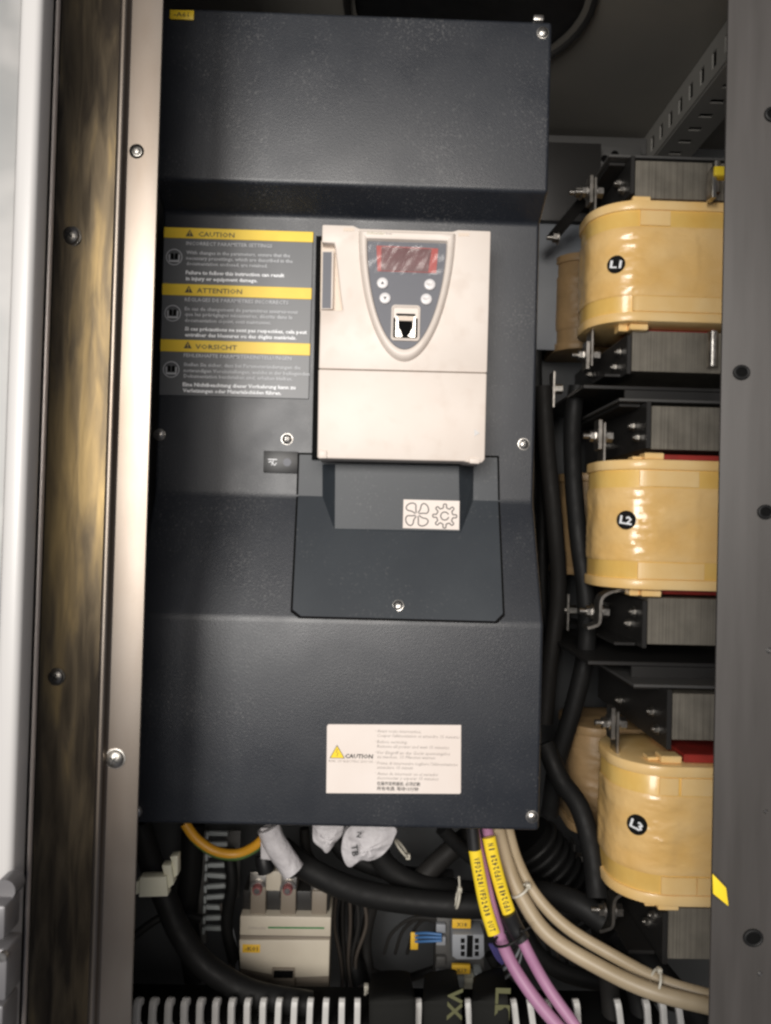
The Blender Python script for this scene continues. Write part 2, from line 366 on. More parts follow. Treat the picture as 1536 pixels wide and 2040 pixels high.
sl = [(.60 + k * .0305, .60 + k * .0305 + .011, .503, .521) for k in range(14)]
part('side_flange', slotted('v', .56, 1.055, RZ, ZC - .001, sl, .002), 'rail', t)
sl = [(.585 + k * .0305, .585 + k * .0305 + .008, .372, .388) for k in range(15)]
part('bottom_flange', slotted('h', .56, 1.055, RX0 + .0022, RX1, sl, .002), 'rail', t)
b = MB(); b.box(RX0 + .012, RX1, .57, 1.05, RZ + .006, RZ + .03); part('rail_core', b, 'gap', t)
t = thing('rear_rail', 'grey rear crossbar below the ceiling with bolt holes and dark plate', 'rail', (.2, 1.04, .5))
b = MB(); b.box(-.3, .355, 1.02, 1.055, .505, .528, .002); part('crossbar', b, 'plate', t)
b = MB(); a = P(1195, 290, 1.015); c = P(1275, 340, 1.015); b.box(a.x, c.x, 1.012, 1.016, c.z, a.z - .002, .001); part('hole_plate', b, 'plate', t)
for q in ((1205, 316), (1225, 307)):
    b = MB(); a = P(*q, 1.0115); b.cyl(a, a + Vector((0, .001, 0)), .005, 12); part('bolt_hole', b, 'gap', t)
b = MB(); a = P(1190, 303, 1.008); b.cyl(a, a + Vector((0, .006, 0)), .004, 6); part('bolt', b, 'zinc_dull', t)
b = MB(); b.box(.16, .285, .99, 1.0, .40, .503, .001); part('dark_plate', b, 'bracket', t)

# ---------------------------------------------------------------- shared small hardware (axis: local -Y faces the viewer)
RY = Matrix.Rotation(radians(90), 4, 'X')
def pan_screw(r, m='zinc dark_slot', slot='cross'):
    b = MB(); b.lathe([(r * 1.15, 0), (r * 1.15, r * .12), (r, r * .14), (r * .93, r * .42), (r * .65, r * .62), (r * .25, r * .70), (.00001, r * .71)], 22, RY)
    if slot == 'cross':
        b.box(-r * .52, r * .52, -r * .73, -r * .5, -r * .09, r * .09, mi=1); b.box(-r * .09, r * .09, -r * .735, -r * .5, -r * .52, r * .52, mi=1)
    else: b.box(-r * .85, r * .85, -r * .73, -r * .4, -r * .10, r * .10, mi=1)
    return shared('screw', b, m)
def hexbolt(r, L=.012, m='zinc'):
    """hex head, washer and shank along local -X"""
    b = MB(); b.cyl((0, 0, 0), (-r * .25, 0, 0), r * 1.35, 20); b.cyl((-r * .26, 0, 0), (-r * 1.1, 0, 0), r, 6, smooth=False)
    b.cyl((-r * 1.1, 0, 0), (-r * 1.1 - L, 0, 0), r * .5, 12)
    return shared('bolt', b, m)
ME_SCREW = pan_screw(.0046)
ME_SCREW_SLOT = pan_screw(.0042, slot='slot')
ME_SCREW_FRAME = pan_screw(.0060, 'zinc_dull dark_slot')
ME_RIVET = pan_screw(.0045, 'zinc_dull zinc_dull')

# ---------------------------------------------------------------- left door edge and frame post
Z0, Z1 = -.70, .70
xi = P(293, 1020, .53).x; xl = P(213, 1020, .524).x; xo = P(90, 1020, .545).x
t = thing('left_frame_post', 'bright steel frame post with stained brassy channel left of the drive', 'frame post', (xl, .54, Z0))
b = MB()
b.poly([(xi, .5318, Z0), (xi, .530, Z0), (xl + .004, .530, Z0), (xl + .0025, .5265, Z0), (xl + .0025, .528, Z0), (xl + .004, .532, Z0), (xi - .002, .532, Z0)], (0, 0, Z1 - Z0), .0004, 1)
part('front_flange', b, 'frame', t)
b = MB(); b.tube([(xl, .5265, Z0), (xl, .5265, Z1)], .0028, 12); part('lip', b, 'frame', t)
b = MB()
nx = 40; vs = []; fs = []
for i in range(nx + 1):
    u = i / nx; x = xo + (xl - .002 - xo) * u; y = .545 + .058 * (.62 * u - .31 * u * u) - .022 * max(0, (u - .84) / .16) ** 2
    vs += [(x, y, Z0), (x, y, Z1)]
fs = [(2 * i, 2 * i + 2, 2 * i + 3, 2 * i + 1) for i in range(nx)]
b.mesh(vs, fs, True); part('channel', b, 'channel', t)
for (px, py, me, Y, s) in ((273, 302, ME_RIVET, .5295, .62), (230, 1511, ME_SCREW_FRAME, .530, 1), (141, 471, ME_SCREW_FRAME, .5525, 1.1), (112, 1348, ME_SCREW_FRAME, .550, .9)):
    piece('screw', me, t, P(px, py, Y), (0, radians(35), 0), s)
b = MB(); a = P(272, 301, .5296); b.cyl(a, a + Vector((0, .001, 0)), .0050, 24); part('screw_hole', b, 'gap', t)
# door
xd = P(50, 1020, .450).x
t = thing('cabinet_door', 'open pale grey painted cabinet door edge at the far left', 'door', (xd, .45, Z0))
b = MB(); b.box(-.60, xd - .0135, .4525, .46, Z0, Z1, .001); part('door_panel', b, 'door', t)
b = MB(); b.box(xd - .013, xd, .4485, .468, Z0, Z1, .004, 4); part('door_rim', b, 'door_edge', t)
b = MB(); b.box(xd - .006, xd - .0012, .4683, .4715, Z0, Z1, .0004); part('seal_strip', b, 'gap', t)
b = MB(); b.box(xd - .006, xd - .0004, .472, .4765, Z0, Z1, .0006); part('edge_trim', b, 'strip', t)
t = thing('door_hinge', 'grey metal hinge blocks on the door at the lower left corner', 'hinge', P(8, 1900, .43))
for (y0, y1, x1) in ((1795, 1865, 17), (1880, 1985, 20), (1992, 2080, 12)):
    a = P(-40, y0, .42); c = P(x1, y1, .42); b = MB(); b.box(a.x, c.x, .415, .434, c.z, a.z, .002); part('hinge_block', b, 'hinge', t)
b = MB(); a = P(8, 1775, .425); b.cyl(a, a + Vector((0, .012, 0)), .006, 20); part('hinge_pin', b, 'hinge', t)
b = MB(); a = P(3, 1908, .4125); b.cyl(a, a + Vector((0, .003, 0)), .0025, 14); part('screw', b, 'zinc', t)

# ---------------------------------------------------------------- right frame post
xr_ = .2398
t = thing('right_frame_post', 'matt dark grey frame post on the right in front of the reactors', 'frame post', (xr_ + .06, .53, Z0))
b = MB(); b.box(xr_, xr_ + .16, .53, .5325, Z0, Z1, .0006, 2); part('face_plate', b, 'post', t)
for (px, py, r) in ((1477, 742, .0052), (1525, 1020, .0050), (1500, 1868, .0062), (1540, 228, .0055)):
    a = P(px, py, .5295); b = MB(); b.cyl(a, a + Vector((0, .001, 0)), r * .8, 24, mi=0)
    b.tube([a + Vector((r * .95 * cos(k * pi / 8), -.0004, r * .8 * sin(k * pi / 8))) for k in range(17)], .0012, 8, n=1, mi=1)
    part('grommet', b, 'gap cable', t)
for (px, py, r) in ((1526, 1617, .0016), (1514, 1940, .0018), (1533, 1296, .0022)):
    a = P(px, py, .5296); b = MB(); b.cyl(a, a + Vector((0, -.0012, 0)), r, 12, r1=r * .5); part('rivet', b, 'bar', t)

# ---------------------------------------------------------------- frequency drive
XL, XR = -.197, .1468
zt = P(1090, 42, .668).z; zu = P(1095, 382, .668).z; zm1 = P(1076, 447, .70).z; zm2 = P(1062, 1000, .70).z
zl1 = P(1080, 1245, .648).z; zb = P(1075, 1656, .648).z
def SY(z):
    if z >= zu: return .668
    if z >= zm1: return .668 + (.70 - .668) * (zu - z) / (zu - zm1)
    if z >= zm2: return .70
    if z >= zl1: return .70 - .052 * (zm2 - z) / (zm2 - zl1)
    return .648
def PS(px, py):
    Y = .68
    for _ in range(12): Y = SY(P(px, py, Y).z)
    return P(px, py, Y)
DR = thing('frequency_drive', 'large dark grey variable frequency drive with cream keypad in the middle', 'drive', (0, .8, zb))
b = MB()
b.poly([(XL, y, z) for y, z in ((.668, zt), (.668, zu), (.70, zm1), (.70, zm2), (.648, zl1), (.648, zb), (.95, zb), (.95, zt))], (XR - XL, 0, 0), .0034, 4)
part('housing', b, 'drive', DR)
for q in ((318, 866), (572, 875), (1043, 885), (1081, 66), (1060, 1627), (271, 1617)):
    a = PS(*q); piece('screw', ME_SCREW, DR, a + Vector((0, -.0002, 0)), (0, radians(random.uniform(0, 90)), 0))
b = MB(); a = P(1072, 42, .667); b.box(a.x - .0045, a.x + .0045, .664, .70, a.z - .001, a.z + .004, .001); part('top_clip', b, 'zinc', DR)
# name plate
b = MB(); a = P(339, 19, .6675); c = P(386, 41, .6675); zc = (a.z + c.z) / 2
b.box(a.x, c.x, .6668, .6682, zc - .0042, zc + .0042, .0006); pl = part('name_plate', b, 'yellow', DR)
b = MB(); b.text('-A61', (a.x + .0038, .6665, zc - .002), .0125, .0042); part('lettering', b, 'ink', pl)

# warning label with three languages
s7 = .699 / F
LB = MB(); a = P(324, 452, .699); c = P(618, 795, .699); zt_l = P(470, 457, .699).z; zb_l = P(470, 791, .699).z
x0, x1 = P(322, 620, .699).x, P(620, 620, .699).x
LB.box(x0, x1, .6988, .7005, zb_l, zt_l, .0004, 1); lab = part('warning_label', LB, 'label', DR)
YB = .6986
for (py, py2) in ((457, 478), (569, 592), (680, 704)):
    za, zb_ = P(470, py, YB).z, P(470, py2, YB).z
    b = MB(); b.box(x0, x1, .6983, .6990, zb_, za, .0003, 1); part('yellow_stripe', b, 'yellow', lab)
TY = .69815
def T(mb, s, px, py, wpx, cap, bold=0, mi=0, shear=0, Y=TY):
    p = P(px, py, Y); mb.text(s, p, wpx * Y / F, cap * Y / F, bold, shear, mi=mi)
b = MB()
for (s, px, py, wd) in (('CAUTION', 395, 471, 72), ('ATTENTION', 392, 583, 90), ('VORSICHT', 389, 695, 83)):
    T(b, s, px, py, wd, 9.5, .012)
for (px, py) in ((378, 465), (376, 577), (374, 688)):
    q = P(px, py, TY)
    b.poly([q + Vector((dx * s7, 0, dz * s7)) for dx, dz in ((-8, -6), (8, -6), (0, 8))], (0, .0001, 0))
part('heading_lettering', b, 'ink', lab)
b = MB()
for (px, py) in ((378, 468), (376, 580), (374, 691)): T(b, '!', px - 1, py + 1, 2.2, 8, .02, Y=TY - .0002)
part('exclamation_marks', b, 'yellow', lab)
LNS = ((('INCORRECT PARAMETER SETTINGS', 371, 488, 171),
        (('With changes in the parameters, ensure that the', 371, 506, 207), ('necessary presettings, which are described in the', 371, 517, 212), ('documentation enclosed, are retained.', 371, 528, 162)),
        (('Failure to follow this instruction can result', 370, 546, 196), ('in injury or equipment damage.', 370, 558, 143))),
       (('RÉGLAGES DE PARAMÈTRES INCORRECTS', 368, 600, 206),
        (('En cas de changement de paramètres assurez-vous', 368, 618, 225), ('que les préréglages nécessaires, décrits dans la', 368, 629, 214), ('documentation ci-joint, sont maintenues.', 368, 641, 172)),
        (('Si ces précautions ne sont pas respectées, cela peut', 368, 658, 243), ('entraîner des blessures ou des dégâts matériels.', 368, 670, 222))),
       (('FEHLERHAFTE PARAMETEREINSTELLUNGEN', 366, 711, 214),
        (('Stellen Sie sicher, dass bei Parameteränderungen die', 366, 729, 232), ('notwendigen Voreinstellungen, welche in der beiliegenden', 366, 741, 250), ('Dokumentation beschrieben sind, erhalten bleiben.', 366, 752, 216)),
        (('Eine Nichtbeachtung dieser Vorkehrung kann zu', 364, 769, 224), ('Verletzungen oder Materialschäden führen.', 364, 781, 196))))
for hd, body, bold in LNS:
    b = MB(); T(b, *hd, 7.2, .008)
    for L_ in body: T(b, *L_, 7.0, .016)
    part('body_lettering', b, 'ink_pale', lab)
    b = MB()
    for L_ in bold: T(b, *L_, 7.2, .032)
    part('bold_lettering', b, 'ink_white', lab)
def ring(b, c, r, wd, n=28, mi=0, a0=0, a1=2 * pi):
    vs = []; fs = []
    full = abs(a1 - a0 - 2 * pi) < .01
    for k in range(n + 1):
        a = a0 + (a1 - a0) * k / n
        for rr in (r - wd / 2, r + wd / 2): vs.append(c + Vector((rr * cos(a), 0, rr * sin(a))))
    fs = [(2 * k, 2 * k + 1, 2 * k + 3, 2 * k + 2) for k in range(n)]
    b.mesh(vs, fs, False, mi)
def ribbon(b, pts, wd, closed=False, mi=0, sp=True):
    pts = [Vector(p) for p in pts]
    if closed: pts = pts + [pts[0]]
    vs = []; L = len(pts)
    for i, p in enumerate(pts):
        if closed and i in (0, L - 1): t_ = (pts[1] - pts[-2]).normalized()
        else: t_ = (pts[min(i + 1, L - 1)] - pts[max(i - 1, 0)]).normalized()
        n_ = Vector((-t_.z, 0, t_.x)); vs += [p + n_ * wd / 2, p - n_ * wd / 2]
    b.mesh(vs, [(2 * i, 2 * i + 1, 2 * i + 3, 2 * i + 2) for i in range(L - 1)], False, mi)
for (px, py) in ((347, 512), (344, 624), (341, 736)):
    q = P(px, py, TY); b = MB(); ring(b, q, 15.5 * s7, 1.5 * s7)
    for sx in (-1, 1):
        b.poly([q + Vector((dx * sx * s7, 0, dz * s7)) for dx, dz in ((1, -5), (1, 6), (3.5, 8), (7, 7.5), (7, -4), (4, -4))], (0, .0001, 0), mi=1)
    b.poly([q + Vector((dx * s7, 0, dz * s7)) for dx, dz in ((-11, 5), (-8.5, 5), (-8.5, -6.5), (8.5, -6.5), (8.5, 5), (11, 5), (10, -9.5), (-10, -9.5))], (0, .0001, 0))
    part('manual_symbol', b, 'ink_pale gap', lab)

# ---- cream control module
YM = .655; sm = YM / F
MO = MB()
up = [(642, 447), (704, 449), (716, 455), (902, 461), (913, 457.5), (978, 460), (970.5, 742.5), (635, 734), (638, 617), (683, 618), (678, 580), (669, 500), (666, 484), (641, 483)]
MO.poly([P(x, y, YM) for x, y in up], (0, .044, 0), .0012, 2)
mod = part('control_module', MO, 'cream', DR, 'cream plastic control module with keypad and hinged cover')
b = MB(); b.poly([P(x, y, .6535) for x, y in ((634.5, 735.3), (970, 743.6), (966, 915), (960, 922), (930, 921), (925, 919), (640, 913), (632, 912))], (0, .0455, 0), .0014, 3); part('module_cover', b, 'cream', mod)
b = MB(); b.poly([P(x, y, .665) for x, y in ((640, 480), (690, 480), (690, 620), (638, 620))], (0, .004, 0)); part('recess_floor', b, 'cream2', mod)
b = MB(); b.poly([P(x, y, .660) for x, y in ((642, 499), (665, 499), (663, 616), (640, 616))], (0, .005, 0), .0005); sl_ = part('side_tag', b, 'cream', mod)
b = MB(); b.poly([P(x, y, .6596) for x, y in ((643.5, 502), (661, 502), (659, 614), (641.5, 614))], (0, .0005, 0)); part('side_tag_face', b, 'panel', mod)
b = MB(); b.poly([P(x, y, .694) for x, y in ((630, 470), (660, 470), (650, 915), (621, 915))], (0, .0055, 0)); part('side_gap', b, 'gap', DR)
for (x, y) in ((695, 457), (924, 467)):
    b = MB(); b.poly([P(x + dx, y + dy, .6547) for dx, dy in ((-11, -3), (11, -3), (11, 3.5), (-11, 3.5))], (0, .001, 0)); part('latch_slot', b, 'cream2', mod)
b = MB(); b.poly([P(x, y, .6530) for x, y in ((945, 855), (945, 869), (956, 862.5))], (0, .001, 0)); part('arrow_mark', b, 'door_edge', mod)
b = MB(); b.poly([P(x, y, .6520) for x, y in ((635, 896), (651, 897), (651, 913), (635, 913))], (0, .002, 0), .0005); part('corner_clip', b, 'cream', mod)
b = MB(); b.poly([P(x, y, .6520) for x, y in ((935, 913), (957, 914), (955, 924), (936, 923))], (0, .02, 0), .0005); part('corner_clip', b, 'cream', mod)
KC = P(808, 590, YM)
def K(u, v, Y): return Vector((KC.x + u * sm, Y, KC.z - v * sm))
def uloop(w_, top, bot, Y, n=26, p=1.8, q=2.0, rc=0):
    pts = []
    for k in range(n + 1):
        t_ = sin(k / n * pi / 2); pts.append(K(-w_ * (max(0, 1 - t_ ** p)) ** (1 / q), top + (bot - top) * t_, Y))
    for k in range(n - 1, -1, -1):
        t_ = sin(k / n * pi / 2); pts.append(K(w_ * (max(0, 1 - t_ ** p)) ** (1 / q), top + (bot - top) * t_, Y))
    for k in range(1, 8): pts.append(K(w_ * (1 - 2 * k / 8), top, Y))
    return pts
def loft(b, loops, smooth=True, cap=False):
    n = len(loops[0]); vs = [v for l in loops for v in l]; fs = []
    for i in range(len(loops) - 1):
        for k in range(n): fs.append((i * n + k, i * n + (k + 1) % n, (i + 1) * n + (k + 1) % n, (i + 1) * n + k))
    if cap: fs.append(tuple(range((len(loops) - 1) * n, len(loops) * n)))
    b.mesh(vs, fs, smooth)
b = MB(); loft(b, [uloop(98, -128, 133, .6556), uloop(96, -127, 130, .6535), uloop(93, -126, 127, .6512), uloop(89, -123, 122, .6500), uloop(85, -118, 116, .6498), uloop(81, -111, 110, .6508), uloop(79, -108, 108, .6535), uloop(78, -107, 107, .6545)])
part('keypad_bezel', b, 'cream', mod)
b = MB(); loft(b, [uloop(79.5, -108, 108, .6540), uloop(78.5, -107, 107, .6532), uloop(20, -30, 30, .6532)], False, True); kp = part('keypad_panel', b, 'panel', mod)
b = MB(); p_ = P(732, 466, .6496); b.text('Schneider', P(731, 466, .6494), 36 * sm, 5 * sm, shear=.2, bold=-.005); b.text('Electric', P(769, 466.5, .6494), 12 * sm, 3 * sm, mi=1); part('faint_lettering', b, 'ink_gold ink_soft', mod)
# display under crinkled film
b = MB(); b.poly([P(x, y, .6528) for x, y in ((750, 489), (873, 495), (869, 544), (752, 540))], (0, .0005, 0)); dp = part('display', b, 'red_edge', mod)
b = MB(); b.poly([P(x, y, .6525) for x, y in ((760, 491), (860, 496), (853, 542), (759, 539))], (0, .0002, 0)); part('display_window', b, 'red', mod)
b = MB(); nx_, nz_ = 90, 40; vs = []; fs = []
for j in range(nz_ + 1):
    for i in range(nx_ + 1):
        u, v = i / nx_, j / nz_; px = 734 + 153 * u - 4 * v + 3 * (1 - u) * v; py = 480 + u * 4 + 64 * v
        p_ = P(px, py, .6512); q = Vector((u * 9 + v * 1.6, v * 1.8, 3)); h = noise.noise(q) * .0006 + noise.noise(q * 2.3) * .0002
        crease = sum(math.exp(-((u * 2.4 + v * .45 - c_) / .035) ** 2) for c_ in (1.35, 2.2, .25)) * .0007
        crease += math.exp(-((v - .12) / .09) ** 2) * abs(noise.noise(Vector((u * 22 + v * 8, v * 3, 0)))) * .0004
        p_.y -= max(0, h + .0003) + crease + .0002; vs.append(p_)
for j in range(nz_):
    for i in range(nx_): a_ = j * (nx_ + 1) + i; fs.append((a_, a_ + 1, a_ + nx_ + 2, a_ + nx_ + 1))
b.mesh(vs, fs, True); part('protective_film', b, 'film', mod)
for (px, py, k) in ((762, 565, 'u'), (767, 595, 'd'), (856, 568, 'ESC'), (849, 597, 'ENT')):
    b = MB(); a = P(px, py, .6533); r = 11.6 * sm; m_ = Matrix.Translation(a) @ RY
    b.lathe([(r, 0), (r, .0010), (r * .93, .0019), (r * .75, .0024), (r * .4, .0023), (.00001, .0022)], 28, m_)
    y_ = a.y - .00245; s = sm
    if k in 'ud':
        g = 1 if k == 'u' else -1
        b.poly([Vector((a.x + dx * s, y_, a.z + g * dz * s)) for dx, dz in ((-3.2, -2.5), (3.2, -2.5), (0, 3.5))], (0, .0001, 0), mi=1)
    else: b.text(k, (a.x, y_, a.z - 2 * s), 13 * s, 4.5 * s, center=True, mi=2)
    part('button', b, 'button ink ink_soft', mod)
# socket
def rrect(cx, cz, hw, hh, r, Y, n=5):
    pts = []
    for (sx, sz, a0) in ((1, 1, 0), (-1, 1, 90), (-1, -1, 180), (1, -1, 270)):
        for k in range(n + 1):
            a = radians(a0 + 90 * k / n); pts.append(Vector((cx + sx * (hw - r) + r * cos(a), Y, cz + sz * (hh - r) + r * sin(a))))
    return pts
a = P(808, 644, .6532)
b = MB(); loft(b, [rrect(a.x, a.z, 29 * sm, 36 * sm, 7 * sm, .6533), rrect(a.x, a.z, 28.5 * sm, 35.5 * sm, 7 * sm, .6516), rrect(a.x, a.z, 27 * sm, 34 * sm, 6 * sm, .6514), rrect(a.x, a.z, 24 * sm, 30 * sm, 4 * sm, .6526)])
so = part('socket_frame', b, 'cream', mod)
b = MB(); b.poly(rrect(a.x, a.z, 24.5 * sm, 30.5 * sm, 4 * sm, .65295), (0, .0002, 0)); part('socket_recess', b, 'gap', mod)
b = MB(); b.poly([Vector((a.x + dx * sm, .6527, a.z + dz * sm)) for dx, dz in ((-24, 30), (24, 30), (24, 10), (19, 10), (19, 19), (-19, 19), (-19, 10), (-24, 10))], (0, .0003, 0)); part('socket_lining', b, 'cream', mod)
jk = [(-20, 14), (20, 14), (20, -29), (9, -29), (4, -26), (9, -20), (11, -14), (14, -10), (14, 4), (-14, 4), (-14, -10), (-10, -14), (-8, -20), (-5, -27), (-9, -29), (-20, -29)]
b = MB(); b.poly([Vector((a.x + dx * sm, .6518, a.z + dz * sm)) for dx, dz in jk], (0, .0008, 0), .00025, 1)
b.poly([Vector((a.x + dx * sm, .6514, a.z + dz * sm)) for dx, dz in ((-17, 13), (17, 13), (16, 4), (-15, 4))], (0, .0003, 0), mi=1)
part('jack_socket', b, 'zinc cream2', mod)

# ---- terminal cover below the module
GY = Vector((0, -.0012, 0))
TC = [PS(597, 906), PS(594, 992), PS(583.5, 1214), PS(600, 1227), PS(986, 1237), PS(1001, 1222), PS(992, 1003), PS(990, 912)]
for i, zz in ((1, zm2), (6, zm2)): TC[i].z = zz; TC[i].y = .70
def shell(b, pts, grow, y_off, th, mi=0):
    c = sum(pts, Vector()) / len(pts); n = len(pts)
    fr = [Vector((p.x + math.copysign(grow, p.x - c.x), p.y + y_off, p.z + math.copysign(grow, p.z - c.z) * (0 if i in (1, 6) else 1))) for i, p in enumerate(pts)]
    for p in fr: p.y = (.70 if p.z >= zm2 else .70 - .052 * (zm2 - p.z) / (zm2 - zl1)) + y_off
    bk = [p + Vector((0, th, 0)) for p in fr]
    vs = fr + bk; fs = [(0, 1, 6, 7), (1, 2, 3, 4, 5, 6), (8, 15, 14, 9), (9, 14, 13, 12, 11, 10)] + [(i, (i + 1) % n, (i + 1) % n + n, i + n) for i in range(n)]
    b.mesh(vs, fs, False, mi)
b = MB(); shell(b, TC, .0019, -.0003, .002); part('cover_gap', b, 'gap', DR)
b = MB(); shell(b, TC, 0, -.0013, .0026)
yf = .6835
fr = [P(668, 925, yf), P(914, 929, yf), P(916, 1058, yf), P(667, 1053, yf)]
ba = [P(641, 925, .6995), P(641, 984, .6995), P(944, 992, .6995), P(945, 930, .6995)]
bl, br_ = PS(665, 1059) + Vector((0, .0, 0)), PS(919, 1064)
b.mesh(fr + ba + [bl, br_], [(0, 1, 2, 3), (0, 4, 5, 8, 3), (1, 2, 9, 6, 7), (3, 2, 9, 8), (0, 1, 7, 4)], False)
tcv = part('terminal_cover', b, 'drive_smooth', DR)
piece('cover_screw', ME_SCREW_SLOT, DR, PS(793, 1206) + Vector((0, -.0014, 0)), (radians(-20), radians(-20), 0))
# fan and gear sticker
y_ = yf - .0006
b = MB(); b.poly([P(x, y, y_) for x, y in ((804, 995), (915.5, 998), (914.5, 1055.5), (802.5, 1052))], (0, .0005, 0)); fs_ = part('fan_symbol_sticker', b, 'sticker', tcv)
b = MB(); s = y_ / F; c0 = P(831, 1025, y_ - .0002); c1 = P(886, 1028, y_ - .0002)
for k in range(4):
    a_ = radians(45 + 90 * k) ; pts = []
    for (rr, da) in ((3.5, -.2), (12, -.55), (20, -.62), (25, -.35), (27, 0), (25.5, .28), (20, .38), (12, .25), (4, .35)):
        pts.append(c0 + Vector((rr * s * cos(a_ + da), 0, rr * s * sin(a_ + da))))
    ribbon(b, spline(pts, 4), 2.2 * s)
pts = []
for k in range(8):
    a_ = 2 * pi * k / 8
    for (rr, da) in ((16.5, -.30), (17, -.18), (23, -.13), (24, 0), (23, .13), (17, .18), (16, .32)):
        pts.append(c1 + Vector((rr * s * cos(a_ + da), 0, rr * s * sin(a_ + da))))
ribbon(b, spline(pts, 2), 2.2 * s, True); ring(b, c1, 8 * s, 2.2 * s, 22, a0=.4, a1=2 * pi - .2)
part('fan_and_gear_print', b, 'ink', fs_)
# black indicator tag
b = MB(); b.poly([P(x, y, .6978) for x, y in ((525.5, 898), (593.5, 900), (592.5, 943), (524.5, 941))], (0, .002, 0), .0004); it = part('indicator_tag', b, 'black', DR)
b = MB(); Yq = .6975; ribbon(b, [P(534, 915, Yq), P(552, 915.5, Yq)], 1.6 * s7)
ribbon(b, [P(x, y, Yq) for x, y in ((535, 921), (539, 919), (543, 922), (547, 927), (551, 922))], 1.6 * s7)
ribbon(b, [P(545, 917, Yq), P(541, 927, Yq)], 1.3 * s7); part('supply_symbol', b, 'ink_white', it)
b = MB(); a = P(572, 921, .6974); b.cyl(a, a + Vector((0, .0006, 0)), 8 * s7, 20); part('indicator_lamp', b, 'panel', it)

# caution sticker on the lower cover
YC = .6476
b = MB(); b.poly([P(x, y, YC) for x, y in ((654, 1443), (918.5, 1444.5), (918, 1579), (915.5, 1581.5), (650, 1580), (651.5, 1447))], (0, .0006, 0)); st = part('caution_sticker', b, 'sticker', DR)
b = MB(); YT = YC - .0003
for (s_, px, py, wd) in (('Avant toute intervention,', 751, 1459, 88), ("Couper l'alimentation et attendre 15 minutes", 751, 1468, 164), ('Before servicing,', 751, 1480.5, 60),
    ('Remove all power and wait 15 minutes', 751, 1489.5, 143), ('Vor Eingriff an das Gerät spannungslos', 751, 1502, 145), ('zu machen. 15 Minuten warten', 751, 1510.5, 115),
    ("Prima di intervenire togliere l'alimentazione", 751, 1523, 160), ('attendere 15 minuti', 751, 1531.5, 71), ('Antes de intervenir en el variador', 751, 1544, 122),
    ('desconectar y esperar 15 minutos', 751, 1552.5, 122)):
    T(b, s_, px, py, wd, 6.2, 0, 0, .18, Y=YT)
T(b, 'RISK OF ELECTRIC SHOCK', 655, 1518, 88, 4.5, 0, Y=YT)
for (x, y) in ((747, 1457), (747, 1478), (747, 1500), (747, 1520), (747, 1541)): T(b, '-', x, y, 2.5, 5, Y=YT)
part('fine_lettering', b, 'ink_soft', st)
b = MB(); T(b, 'CAUTION', 687, 1510, 56, 8, .03, 0, .1, Y=YT)
T(b, '在操作变频器前, 必须切断', 751, 1564, 86, 6, .01, Y=YT); T(b, '所有电源, 等待15分钟', 751, 1574, 82, 6, .01, Y=YT)
part('dark_lettering', b, 'ink', st)
tr = [P(x, y, YT) for x, y in ((671.5, 1484), (687, 1511), (656.5, 1510.5))]
b = MB(); b.poly(tr, (0, .0002, 0)); cc = sum(tr, Vector()) / 3
b.poly([cc + (p - cc) * .86 + Vector((0, -.0001, 0)) for p in tr], (0, .0001, 0), mi=1)
ribbon(b, [P(x, y, YT - .0003) for x, y in ((672.5, 1492), (669.5, 1499), (673.5, 1499.5), (671, 1507))], 1.1 * YC / F, mi=0)
part('hazard_triangle', b, 'ink tag', st)

# ---------------------------------------------------------------- reactors
def outline(x0, x1, y0, y1, r, e=0, n=10):
    """rounded rectangle, e grows it outward; starts at the front right, runs to the left, round the back"""
    pts = []; rs = r + e
    for (cx, cy, a0) in ((x0 + r, y0 + r, 270), (x0 + r, y1 - r, 180), (x1 - r, y1 - r, 90), (x1 - r, y0 + r, 0)):
        for k in range(n + 1):
            a = radians(a0 - 90 * k / n); pts.append((cx + rs * cos(a), cy + rs * sin(a)))
    return pts
def slab(b, o, z0, z1, ch=.0008, mi=0):
    loops = []
    c = (sum(p[0] for p in o) / len(o), sum(p[1] for p in o) / len(o))
    def ins(d): return [(p[0] - d * (1 if p[0] > c[0] else -1) * (abs(p[0] - c[0]) > .02), p[1] - d * (1 if p[1] > c[1] else -1) * (abs(p[1] - c[1]) > .02)) for p in o]
    for d, z in ((ch, z0), (ch * .3, z0 + ch * .3), (0, z0 + ch), (0, z1 - ch), (ch * .3, z1 - ch * .3), (ch, z1)):
        q = ins(d); loops.append([Vector((p[0], p[1], z)) for p in q])
    n = len(o); vs = [v for l in loops for v in l]; fs = []
    for i in range(5):
        for k in range(n): fs.append((i * n + k, i * n + (k + 1) % n, (i + 1) * n + (k + 1) % n, (i + 1) * n + k))
    fs += [tuple(range(n)), tuple(range(5 * n, 6 * n))]
    b.mesh(vs, fs, True, mi)
ME_BOLT = hexbolt(.0062, .007); ME_BOLT_S = hexbolt(.0042, .002, 'zinc_dull'); ME_BOLT_B = hexbolt(.0078, .010)
